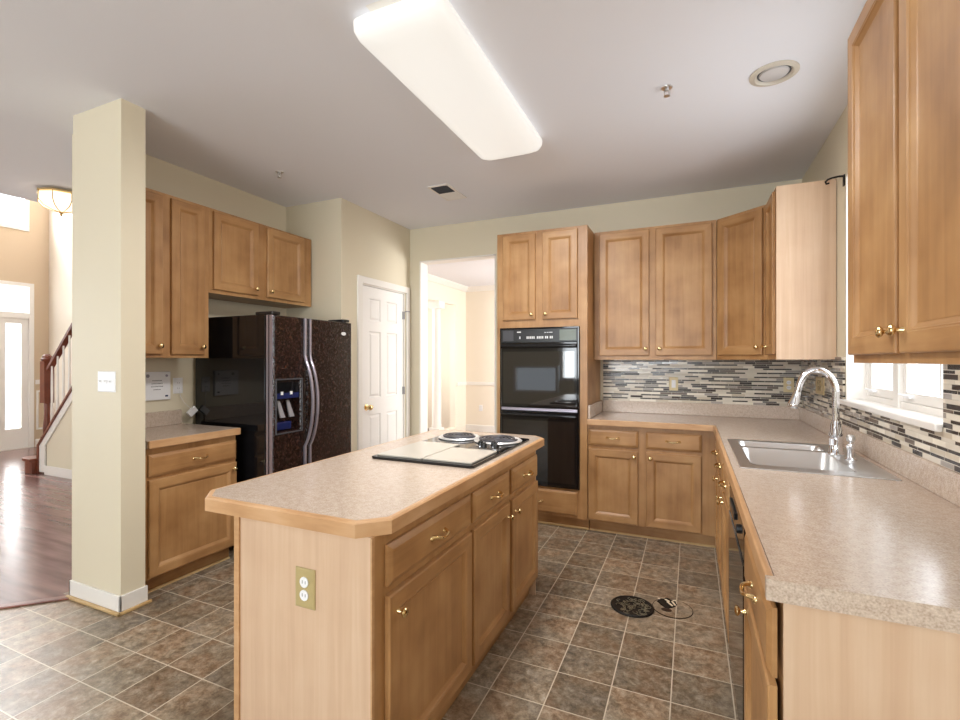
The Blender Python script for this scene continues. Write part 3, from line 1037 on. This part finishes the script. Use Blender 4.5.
# ------------------------------------------------------------------ ovens
t = thing('double_wall_oven', 'black glass double wall oven built into the tall cabinet', 'oven', (-1.165, 3.85, .335))
Tv = frame((-1.165, 3.85, 0), (0, -1, 0))
hw = .342
MB(Tv).box(-hw + .012, hw - .012, .345, 1.645, -.50, -.002).build('housing', BLACKM, t)
rect_frame(MB(), Tv, -hw, hw, .337, 1.657, .0005, .02, .014, .014).build('surround', BLACKG, t, bevel=.003)
cp = MB(Tv).box(-hw + .014, hw - .014, 1.535, 1.643, .0, .022).build('control_panel', BLACKM, t, bevel=.002)
MB(Tv).box(hw - .16, hw - .025, 1.545, 1.633, .022, .0235).build('display', LCD, cp)
MB(Tv).box(-hw + .03, -hw + .125, 1.545, 1.633, .022, .0232).build('display', DKGREY, cp)
mk = MB(Tv)
mk.box(-.165, -.155, 1.562, 1.582, .022, .0226)
mk.build('mode_print', MARK, cp)
mk = MB(Tv)
for i, x in enumerate([-.10, -.085, -.07, -.055, -.04, -.01, .005, .02, .035, .06, .075, .10, .115]):
    mk.box(x, x + .010, 1.562, 1.582, .022, .0226)
mk.build('button_print', MARK, cp)
mk = MB(Tv)
mk.box(-.185, -.15, 1.615, 1.624, .022, .0226)
mk.build('panel_print', MARK, cp)
mk = MB(Tv)
for x in (.055, .075, .095, .11):
    mk.box(x, x + .013, 1.61, 1.615, .022, .0226)
mk.build('legend_print', MARK, cp)
for z0_, z1_ in ((.985, 1.53), (.349, .955)):
    dr = MB(Tv).rects([(-hw + .014, hw - .014, z0_, z1_, 0), (-hw + .014, hw - .014, z0_, z1_, .026), (-hw + .018, hw - .018, z0_ + .004, z1_ - .004, .03)]).build('oven_door', BLACKG, t)
    MB(Tv).box(-hw + .035, hw - .035, z0_ + .03, z1_ - .075, .0301, .0312).build('window', GLASSB, dr)
    zh = z1_ - .03
    mb = MB(Tv)
    mb.loops([[(a, zh + .017 * math.cos(q_), .055 + .010 * math.sin(q_)) for q_ in [2 * math.pi * k / 12 for k in range(12)]] for a in (-hw + .02, hw - .02)], smooth=True)
    for a in (-hw + .045, hw - .045):
        mb.box(a - .012, a + .012, zh - .012, zh + .012, .03, .05)
    mb.build('handle', BLACKG, dr)
MB(Tv).box(-hw + .014, hw - .014, .957, .983, .0, .024).build('vent_strip', GREYTRIM, t, bevel=.004)

# ------------------------------------------------------------------ refrigerator
t = thing('refrigerator', 'black side-by-side refrigerator in the left wall alcove', 'refrigerator', (-3.0, 2.835, 0))
MB().box(-3.42, -2.70, 2.42, 3.25, .03, 1.70).build('body', BLACKG, t, bevel=.006)
MB().box(-2.72, -2.66, 2.43, 3.24, .0, .09).build('base_grille', BLACKM, t)
Tf = frame((-2.695, 0, 0), (1, 0, 0))
# freezer door with dispenser recess
fa0, fa1, fb0, fb1, ft = 2.42, 2.722, .10, 1.695, .075
ra0, ra1, rb0, rb1 = 2.447, 2.675, .875, 1.24
fd = MB(Tf)
fd.rects([(fa0, fa1, fb0, fb1, .004), (fa0, fa1, fb0, fb1, ft - .012), (fa0 + .004, fa1 - .004, fb0 + .004, fb1 - .004, ft - .003), (fa0 + .012, fa1 - .012, fb0 + .01, fb1 - .01, ft),
          (ra0, ra1, rb0, rb1, ft), (ra0 + .006, ra1 - .006, rb0 + .006, rb1 - .006, ft - .01), (ra0 + .012, ra1 - .012, rb0 + .01, rb1 - .12, ft - .06)], cap1=True)
fz = fd.build('freezer_door', FRIDGE, t)
rect_frame(MB(), Tf, ra0 - .012, ra1 + .012, rb0 - .012, rb1 + .012, ft, ft + .006, .010).build('dispenser_bezel', DKGREY, fz, bevel=.002)
MB(Tf).box(ra0 + .012, ra1 - .012, rb0 + .235, rb0 + .275, ft - .045, ft - .01).build('dispenser_panel', BLUEP, fz, bevel=.003)
MB(Tf).box(ra0 + .012, ra1 - .012, rb0 + .275, rb1 - .01, ft - .045, ft - .014).build('dispenser_panel', BLACKG, fz)
for a in (2.50, 2.585):
    MB(Tf).loops([[(a - .012, rb0 + .22, ft - .05), (a + .012, rb0 + .22, ft - .05), (a + .012, rb0 + .22, ft - .04), (a - .012, rb0 + .22, ft - .04)],
                  [(a + .0, rb0 + .10, ft - .03), (a + .045, rb0 + .10, ft - .03), (a + .045, rb0 + .10, ft - .02), (a + .0, rb0 + .10, ft - .02)]]).build('dispenser_paddle', GREYP, fz)
    MB(Tf).box(a - .008, a + .012, rb0 + .262, rb0 + .285, ft - .012, ft - .006).build('dispenser_button', WPLAST, fz)
MB(Tf).box(ra0 + .02, ra1 - .07, rb0 + .012, rb0 + .07, ft - .055, ft - .02).build('dispenser_tray', BLUEP, fz, bevel=.01)
rd = MB(Tf)
ga0, ga1 = 2.732, 3.245
rd.rects([(ga0, ga1, fb0, fb1, .004), (ga0, ga1, fb0, fb1, ft - .012), (ga0 + .004, ga1 - .004, fb0 + .004, fb1 - .004, ft - .003), (ga0 + .012, ga1 - .012, fb0 + .01, fb1 - .01, ft)])
fr_ = rd.build('refrigerator_door', FRIDGE, t)
for a, par in ((2.703, fz), (2.752, fr_)):
    P = []
    for k in range(41):
        z = 1.69 - (1.69 - .12) * k / 40
        s_ = max(0, 1 - ((z - 1.07) / .32) ** 2)
        P.append((a, z, ft + .012 + .075 * s_ ** .8))
    L = []
    for p in P:
        L.append([(p[0] - .010, p[1], p[2] - .008), (p[0] + .010, p[1], p[2] - .008), (p[0] + .010, p[1], p[2] + .005), (p[0] + .005, p[1], p[2] + .009), (p[0] - .005, p[1], p[2] + .009), (p[0] - .010, p[1], p[2] + .005)])
    MB(Tf).loops(L, smooth=False).build('handle', GREYTRIM, par)
MB(Tf).box(fa0 - .004, fa0 + .0005, fb0, fb1, .01, .028).box(fa0 - .004, fa0 + .0005, fb0, fb1, .04, .066).build('edge_trim', GREYTRIM, fz)
for a0_, a1_ in ((2.425, 2.50), (3.16, 3.24)):
    MB().box(-2.80, -2.64, a0_, a1_, 1.70, 1.722).build('hinge_cover', BLACKM, t, bevel=.005)
E_ = [(3.14 + .028 * math.cos(2 * math.pi * k / 24), 1.60 + .014 * math.sin(2 * math.pi * k / 24)) for k in range(24)]
bd = MB(Tf).loops([[(x, y, ft) for x, y in E_], [(x, y, ft + .003) for x, y in E_]]).build('badge', WPLAST, fr_)

# ------------------------------------------------------------------ dishwasher
t = thing('dishwasher', 'black dishwasher between the sink cabinet and the near end cabinet', 'dishwasher', (.46, 2.06, 0))
Tdw = frame((.172, 2.383, 0), (-1, 0, 0))
MB(Tdw).box(.01, .635, .10, .86, -.58, -.005).build('tub', BLACKM, t)
MB(Tdw).rects([(.006, .64, .115, .72, -.004), (.006, .64, .115, .72, .016), (.009, .637, .118, .717, .02)]).build('door', BLACKG, t)
c_ = MB(Tdw).rects([(.006, .64, .725, .862, -.004), (.006, .64, .725, .862, .012), (.012, .634, .735, .85, .017)]).build('control_panel', BLACKG, t)
MB(Tdw).lathe([(.016, 0), (.016, .008), (.012, .011)], (.47, .785, .017), (0, 0, 1), 18).build('dial', BLACKM, c_)
MB(Tdw).box(.10, .34, .775, .80, .017, .024).build('handle', BLACKM, c_, bevel=.003)
MB(Tdw).box(.006, .64, .0, .10, -.5, -.06).build('kick_plate', BLACKM, t)

# ------------------------------------------------------------------ cooktop
t = thing('cooktop', 'downdraft electric cooktop with two coil burners and flat covers on the island', 'cooktop', (-1.13, 2.25, .914))
MB().prism(chamfer(-1.392, -.856, 1.86, 2.655, .012), .9143, .926).build('frame', BLACKG, t, bevel=.003)
for x0_, x1_, y1_ in ((-1.374, -1.128, 2.285), (-1.122, -.876, 2.19)):
    MB().box(x0_, x1_, 1.888, y1_, .926, .934).build('cover_plate', COVER, t, bevel=.003)
MB().box(-1.05, -.876, 2.205, 2.345, .926, .930).build('control_strip', BLACKM, t, bevel=.002)
for i, (x, y) in enumerate([(-1.015, 2.305), (-.97, 2.245), (-.945, 2.312), (-.905, 2.25)]):
    k_ = MB().lathe([(.019, 0), (.019, .004), (.015, .006), (.014, .022), (.011, .025)], (x, y, .930), n=16)
    k_.box(x - .003, x + .003, y - .014, y + .014, .945, .960)
    k_.build('control_knob', BLACKM, t)
    MB().lathe([(.024, 0), (.024, .003), (.019, .004)], (x, y, .930), n=16).build('knob_skirt', CHROME, t)
for x, y, r in ((-1.245, 2.515, .105), (-.995, 2.50, .118)):
    bn = MB().lathe([(r + .014, 0), (r + .018, .005), (r + .010, .011), (r - .006, .005), (r - .03, -.0005 + .002), (.02, .0015)], (x, y, .926), n=36).build('drip_pan', PANC, t)
    P = []
    turns = 4
    for k in range(turns * 28 + 1):
        a = 2 * math.pi * k / 28
        rr_ = .022 + (r - .028) * k / (turns * 28)
        P.append((x + rr_ * math.cos(a), y + rr_ * math.sin(a), .9405))
    MB().tube(P, .006, 6).build('coil', COIL, bn)
    MB().box(x - r + .01, x + r - .01, y - .003, y + .003, .9285, .935).box(x - .003, x + .003, y - r + .01, y + r - .01, .9285, .935).build('coil_support', CHROME, bn)

# ------------------------------------------------------------------ outlets, switches, alarm panel


def plate(label, T, a, b, mat_p, kind, gangs=1, h=.115, w1=.072, cat=None, mat_d=None, name=None, group=None):
    pos = T @ Vector((a, b, 0))
    wid = w1 + .046 * (gangs - 1)
    sw = kind in ('rocker', 'toggle')
    t = thing(name or ('light_switch' if sw else 'wall_outlet'), label, cat or ('light switch' if sw else 'outlet'), pos, group)
    MB(T).rects([(a - wid / 2, a + wid / 2, b - h / 2, b + h / 2, 0), (a - wid / 2, a + wid / 2, b - h / 2, b + h / 2, .003), (a - wid / 2 + .005, a + wid / 2 - .005, b - h / 2 + .005, b + h / 2 - .005, .006)]).build('cover_plate', mat_p, t)
    md = mat_d or WPLAST
    for g in range(gangs):
        ac = a + .046 * (g - (gangs - 1) / 2)
        if kind == 'outlet':
            for s_ in (-.02, .02):
                rc = MB(T).lathe([(.0165, 0), (.0165, .003)], (ac, b + s_, .006), (0, 0, 1), 18).build('receptacle', md, t)
                MB(T).box(ac - .007, ac - .005, b + s_ - .004, b + s_ + .006, .009, .0093).box(ac + .005, ac + .007, b + s_ - .004, b + s_ + .005, .009, .0093).build('slots', DKGREY, rc)
        elif kind == 'toggle':
            MB(T).box(ac - .005, ac + .005, b - .012, b + .012, .006, .008).box(ac - .003, ac + .003, b - .002, b + .008, .008, .018).build('toggle', md, t)
        else:
            MB(T).box(ac - .0165, ac + .0165, b - .033, b + .033, .006, .009).build('rocker', md, t, bevel=.002)
    return t


TY = frame((0, 1.585, 0), (0, -1, 0))
plate('white three-gang switch plate on the end of the wing wall', TY, -2.966, 1.262, WPLAST, 'toggle', 3)
plate('tan outlet on the pale end panel of the island', frame((0, 1.130, 0), (0, -1, 0)), -1.088, .678, TANP, 'outlet', h=.122, w1=.078)
TB = frame((0, 4.449, 0), (0, -1, 0))
plate('almond rocker plate on mosaic under the wide wall cabinet', TB, -.138, 1.178, ALMOND, 'rocker', mat_d=WPLAST)
plate('almond outlet on mosaic near the far corner on the back wall', TB, .708, 1.185, ALMOND, 'outlet', mat_d=WPLAST)
plate('wide almond outlet plate on mosaic behind the faucet on the window wall', frame((.789, 0, 0), (-1, 0, 0)), 0 - 3.83, 1.212, ALMOND, 'outlet', 2, w1=.17, mat_d=TANP)
TL = frame((XL, 0, 0), (1, 0, 0))
plate('white outlet on the wall between alarm panel and refrigerator', TL, 2.31, 1.195, WPLAST, 'outlet')
plate('white outlet low on the far dining room wall', frame((0, 8.45, 0), (0, -1, 0)), -3.72, .46, WPLAST, 'outlet')
t = thing('alarm_panel', 'white alarm keypad panel with small print on wall over left counter', 'alarm panel', TL @ Vector((2.14, 1.2, 0)))
MB(TL).rects([(2.03, 2.245, 1.10, 1.30, 0), (2.03, 2.245, 1.10, 1.30, .018), (2.034, 2.241, 1.104, 1.296, .022)]).build('case', WPLAST, t)
mk = MB(TL)
for r_, (z, n_) in enumerate(((1.235, 8), (1.214, 9), (1.193, 10), (1.172, 6))):
    for i in range(n_):
        a = 2.15 + (i - n_ / 2) * .0085
        mk.box(a, a + .005, z, z + .006, .022, .0225)
mk.build('printed_text', DKGREY, t)
MB(TL).lathe([(.012, 0), (.012, .002)], (2.085, 1.272, .022), (0, 0, 1), 14).build('speaker_grille', GREYP, t)
MB(TL).lathe([(.009, 0), (.009, .002)], (2.215, 1.272, .022), (0, 0, 1), 14).build('lens', GREYTRIM, t)
MB(TL).box(2.205, 2.225, 1.122, 1.133, .022, .023).build('status_light', BLUEP, t)
t = thing('small_white_box', 'small white plastic box tilted against the upstand end on left counter', 'box', (-3.40, 2.37, .915))
Tx = Matrix.Translation((-3.385, 2.372, 1.002)) @ Matrix.Rotation(R(40), 4, 'X')
MB(Tx).box(-.012, .012, -.036, .036, -.024, .024).build('case', WPLAST, t, bevel=.004)
MB().tube([(-3.39, 2.36, 1.03), (-3.42, 2.335, 1.07), (-3.44, 2.32, 1.12), (-3.445, 2.315, 1.165)], .0016, 6).build('cord', WPLAST, t)

# ------------------------------------------------------------------ ceiling fixtures
t = thing('ceiling_light', 'long lit fluorescent cloud fixture on the kitchen ceiling', 'ceiling light', (-1.05, 2.19, ZC))
L = []
for ins, z, r in ((.03, ZC - .001, .04), (.0, ZC - .03, .05), (.0, ZC - .06, .055), (.012, ZC - .085, .055), (.04, ZC - .102, .05), (.09, ZC - .112, .045)):
    L.append(rrect(-1.29 + ins, -.862 - ins, 1.575 + ins, 2.965 - ins, r, z, 6))
MB().loops(L, smooth=True).build('lens', LAMPLENS, t, sharp=80)
MB().box(-1.20, -.93, 1.57, 2.91, ZC - .0009, ZC - .0002).build('mounting_plate', WHITE, t)

area('ceiling_light_glow', (-1.067, 2.24, 2.69), (0, 0, 0), .34, 1.35, 30, (1, .975, .94))

t = thing('recessed_light', 'unlit recessed can light in the ceiling near the sink', 'recessed light', (.378, 2.763, ZC))
MB().lathe([(.108, -.0005), (.108, -.006), (.085, -.012), (.076, -.004), (.074, -.0005)], (.378, 2.763, ZC), n=36, cap=False).build('trim_ring', RINGM, t)
MB().lathe([(.074, -.0006), (.069, -.003), (.066, -.0006)], (.378, 2.763, ZC), n=36, cap=False).build('gasket', DKGREY, t)
MB().lathe([(.066, -.0007), (.06, -.008), (.03, -.013), (.002, -.014)], (.378, 2.763, ZC), n=36).build('lamp', DIMLENS, t)
for lab, x, y in (('sprinkler head in the ceiling between long light and recessed can', -.116, 2.68), ('sprinkler head in the ceiling in front of the refrigerator cabinets', -2.853, 2.69)):
    t = thing('sprinkler_head', lab, 'sprinkler', (x, y, ZC), 'ceiling sprinkler heads')
    MB().lathe([(.029, -.0005), (.027, -.005), (.016, -.007), (.010, -.004)], (x, y, ZC), n=20).build('escutcheon', STEEL, t)
    mb = MB().lathe([(.010, -.004), (.010, -.018), (.006, -.02)], (x, y, ZC), n=12)
    for s_ in (-1, 1):
        mb.tube([(x + s_ * .008, y, ZC - .018), (x + s_ * .012, y, ZC - .03), (x + s_ * .003, y, ZC - .042)], .0025, 6)
    mb.lathe([(.004, -.04), (.016, -.043), (.016, -.045), (.003, -.047)], (x, y, ZC), n=12)
    mb.build('nozzle', STEEL, t)
t = thing('ceiling_vent', 'white ceiling register with dark louvres near the dining opening', 'vent', (-1.89, 3.60, ZC))
Tc = Matrix(((1, 0, 0, -1.985), (0, 1, 0, 3.41), (0, 0, 1, ZC), (0, 0, 0, 1)))
vx, vy = .19, .36
mb = MB(Tc)
mb.box(0, vx, 0, .02, -.008, -.0005); mb.box(0, vx, vy - .02, vy, -.008, -.0005)
mb.box(0, .02, .02, vy - .02, -.008, -.0005); mb.box(vx - .02, vx, .02, vy - .02, -.008, -.0005)
mb.box(.02, vx - .02, vy / 2 - .006, vy / 2 + .006, -.008, -.0005)
mb.build('frame', WHITE, t)
MB(Tc).box(.02, vx - .02, .02, vy - .02, -.0012, -.0004).build('duct', DKB, t)
for i in range(9):
    y = .03 + i * .0165
    MB(Tc).loops([[(.02, y, -.002), (.02, y + .002, -.002), (.02, y + .005, -.012), (.02, y + .003, -.012)], [(vx - .02, y, -.002), (vx - .02, y + .002, -.002), (vx - .02, y + .005, -.012), (vx - .02, y + .003, -.012)]]).build('louvre', DKGREY, t)
    y += vy / 2 - .015
    MB(Tc).loops([[(.02, y, -.003), (.02, y + .002, -.003), (.02, y + .016, -.009), (.02, y + .0145, -.009)], [(vx - .02, y, -.003), (vx - .02, y + .002, -.003), (vx - .02, y + .016, -.009), (vx - .02, y + .0145, -.009)]]).build('louvre', WHITE, t)

t = thing('hall_ceiling_light', 'lit frosted glass flush light with brass frame on the hall ceiling', 'ceiling light', (-4.88, 2.26, ZC))
fx, fy = -4.88, 2.26
MB().lathe([(.10, -.0005), (.165, -.02), (.165, -.035), (.15, -.04)], (fx, fy, ZC), n=8).build('canopy', BRASS, t, sharp=20)
MB().lathe([(.152, -.04), (.155, -.10), (.12, -.14), (.06, -.165), (.01, -.172)], (fx, fy, ZC), n=8, cap=True).build('shade', BOWL, t, sharp=20)
mb = MB()
for k in range(8):
    a = 2 * math.pi * k / 8
    v0 = Vector((1, 0, 0)) if False else None
ax = Vector((0, 0, 1)); aa = ax.orthogonal().normalized(); bb = ax.cross(aa)
for k in range(8):
    dd = aa * math.cos(2 * math.pi * k / 8) + bb * math.sin(2 * math.pi * k / 8)
    mb.tube([(fx + dd.x * r_, fy + dd.y * r_, ZC + z_) for r_, z_ in ((.156, -.04), (.158, -.10), (.123, -.142), (.062, -.167), (.01, -.175))], .0035, 6)
mb.build('ribs', BRASS, t)
MB().lathe([(.012, -.172), (.018, -.18), (.008, -.19), (.012, -.198), (.002, -.21)], (fx, fy, ZC), n=12).build('finial', BRASS, t)

# ------------------------------------------------------------------ curtain rod bracket
t = thing('curtain_rod_bracket', 'black iron rod bracket at the top corner of the sink window', 'bracket', (.80, 3.32, 2.42))
MB().box(.7935, .7995, 3.31, 3.335, 2.375, 2.437).build('wall_plate', IRON, t)
MB().tube([(.797, 3.322, 2.430), (.78, 3.35, 2.441), (.755, 3.40, 2.452), (.742, 3.42, 2.452), (.733, 3.432, 2.444), (.738, 3.436, 2.432), (.752, 3.43, 2.434)], .0055, 8).build('arm', IRON, t)

# ------------------------------------------------------------------ things on the floor
t = thing('floor_vent_grille', 'round black filigree vent grille lying on the tile floor', 'vent', (-.302, 2.79, 0))
cx, cy, rr = -.302, 2.79, .117
MB().lathe([(rr, .0005), (rr, .006), (rr - .006, .009), (rr - .012, .006), (.004, .005)], (cx, cy, 0), n=48).build('plate', IRON, t)
mb = MB()
rng = random.Random(3)
SILV = plain('worn_grey_brass', lin(160, 154, 132), 0.35, 0.8)
for i in range(64):
    a, r_ = rng.uniform(0, 6.28), (.09 * math.sqrt(rng.random()))
    ox, oy = cx + r_ * math.cos(a), cy + r_ * math.sin(a)
    a0_, rad, sw_ = rng.uniform(0, 6.28), rng.uniform(.008, .018), rng.uniform(2.5, 4.5)
    mb.tube([(ox + rad * math.cos(a0_ + sw_ * k / 8), oy + rad * math.sin(a0_ + sw_ * k / 8), .0075) for k in range(9)], .0014, 5)
mb.build('filigree', SILV, t)
t = thing('cut_floor_disc', 'round cut-out disc of brown flooring with torn dark hole beside the black grille', 'floor patch', (-.095, 2.86, 0))
cx, cy, rr = -.095, 2.86, .103
MB().lathe([(rr, .0003), (rr, .003), (rr - .003, .0036), (.003, .0036)], (cx, cy, 0), n=48).build('disc', TILE, t)
MB().lathe([(rr + .003, .0003), (rr + .003, .0030), (rr, .0034), (rr - .001, .0031)], (cx, cy, 0), n=48, cap=False).build('rim', DKB, t)
blob = []
for k in range(18):
    a = 2 * math.pi * k / 18
    r_ = 1 + .18 * rng.uniform(-1, 1)
    blob.append((cx - .03 + .050 * r_ * math.cos(a), cy + .045 + .058 * r_ * math.sin(a)))
MB().loops([[(x, y, .0034) for x, y in blob], [(cx - .03 + (x - cx + .03) * .9, cy + .045 + (y - cy - .045) * .9, .0062) for x, y in blob]]).build('torn_hole', IRON, t)
blob2 = [(cx - .03 + .028 * math.cos(2 * math.pi * k / 12), cy - .035 + .02 * math.sin(2 * math.pi * k / 12)) for k in range(12)]
MB().prism(blob2, .0034, .005).build('stain_spot', DKB, t)
CREAM = plain('torn_paper', lin(226, 212, 186), .6)
for dx, dy, L_, a in ((-.015, .035, .05, 2.2), (.005, .048, .045, 2.0), (.008, .085, .02, .4), (-.075, .075, .012, .2), (-.03, .07, .03, 2.5)):
    c_, s_ = math.cos(a), math.sin(a)
    mb = MB(Matrix.Translation((cx + dx, cy + dy, .0065)) @ Matrix.Rotation(a, 4, 'Z'))
    mb.box(-L_ / 2, L_ / 2, -.005, .005, 0, .0025)
    mb.build('torn_scrap', CREAM, t)

# ------------------------------------------------------------------ staircase in the foyer
t = thing('staircase', 'stairs with dark handrail and white balusters rising in the foyer', 'staircase', (-7.2, 3.16, 0))
slope = .98
xs = -7.30


def sz(x):
    return .36 + (x + 7.30) * slope


poly = [(-7.16, 0), (-5.0, 0), (-5.0, sz(-5.0) - .07), (-7.16, sz(-7.16) - .07)]
MB().loops([[(x, 3.17, z) for x, z in poly], [(x, 3.26, z) for x, z in poly]]).build('side_wall', PAINT, t)
poly = [(-7.30, .02), (-7.17, .02), (-7.17, sz(-7.17) - .14), (-5.0, sz(-5.0) - .14), (-5.0, sz(-5.0) - .03), (-7.30, sz(-7.30) - .03)]
MB().loops([[(x, 3.155, z) for x, z in poly], [(x, 3.17, z) for x, z in poly]]).build('skirt_board', WHITE, t)
poly = [(-7.32, 0.0), (-7.295, 0), (-7.295, sz(-7.295) - .03), (-5.0, sz(-5.0) - .03), (-5.0, sz(-5.0) + .005), (-7.32, sz(-7.32) + .005)]
MB().loops([[(x, 3.14, z) for x, z in poly], [(x, 3.27, z) for x, z in poly]]).build('stringer_cap', DARKWOOD, t)
MB().box(-7.16, -5.0, 3.145, 3.155, 0, .11).build('baseboard', WHITE, t, bevel=.003)
MB().box(-6.50, -5.9, 3.148, 3.155, .12, .88).build('access_door', WHITE, t)
for z in (.78, .47, .2):
    MB().box(-6.53, -6.50, 3.14, 3.155, z, z + .05).build('access_hinge', WHITE, t)
nx = -7.23
nw = MB().box(nx - .045, nx + .045, 3.16, 3.25, sz(nx), sz(nx) + .02).lathe([(.03, 0), (.038, .05), (.04, .12), (.028, .3), (.032, .45), (.026, .47)], (nx, 3.205, sz(nx)), n=16)
nw.box(nx - .05, nx + .05, 3.155, 3.255, .86, 1.37)
nw.lathe([(.05, 1.37), (.062, 1.385), (.062, 1.40), (.045, 1.415), (.05, 1.43), (.02, 1.46)], (nx, 3.205, 0), n=16)
nw.build('newel_post', DARKWOOD, t)
rp = [(-7.2, sz(-7.2) + .80), (-5.0, sz(-5.0) + .80)]
mb = MB()
sec = [(-.03, -.03), (.03, -.03), (.035, .005), (.02, .03), (-.02, .03), (-.035, .005)]
mb.loops([[(x, 3.205 + a, z + b) for a, b in sec] for x, z in rp])
mb.build('handrail', DARKWOOD, t)
for i in range(17):
    x = -7.12 + i * .125
    MB().lathe([(.016, sz(x)), (.016, sz(x) + .2), (.012, sz(x) + .3), (.014, sz(x) + .5), (.010, sz(x) + .775)], (x, 3.205, 0), n=8).build('baluster', WHITE, t)
rise, run = .19, .24
for i in range(9):
    x = -7.55 + i * run
    if i == 0:
        P_ = [(x + .09 + .13 * math.cos(R(a_)), 3.20 + .10 * math.sin(R(a_))) for a_ in range(90, 271, 15)] + [(-7.33, 3.10), (-7.33, 4.2), (x + .09, 4.2)]
        P2 = [(x + .09 + .16 * math.cos(R(a_)), 3.20 + .125 * math.sin(R(a_))) for a_ in range(90, 271, 15)] + [(-7.33, 3.075), (-7.33, 4.2), (x + .09, 4.2)]
        MB().prism(P_, 0, .15).build('riser', DARKWOOD, t)
        MB().prism(P2, .15, .18).build('tread', DARKWOOD, t)
    else:
        MB().box(x, x + .02, 3.27, 4.27, rise * i - .02, rise * (i + 1) - .02).build('riser', WHITE, t)
        MB().box(x - .03, x + run, 3.27, 4.27, rise * (i + 1) - .02, rise * (i + 1) + .01).build('tread', DARKWOOD, t)
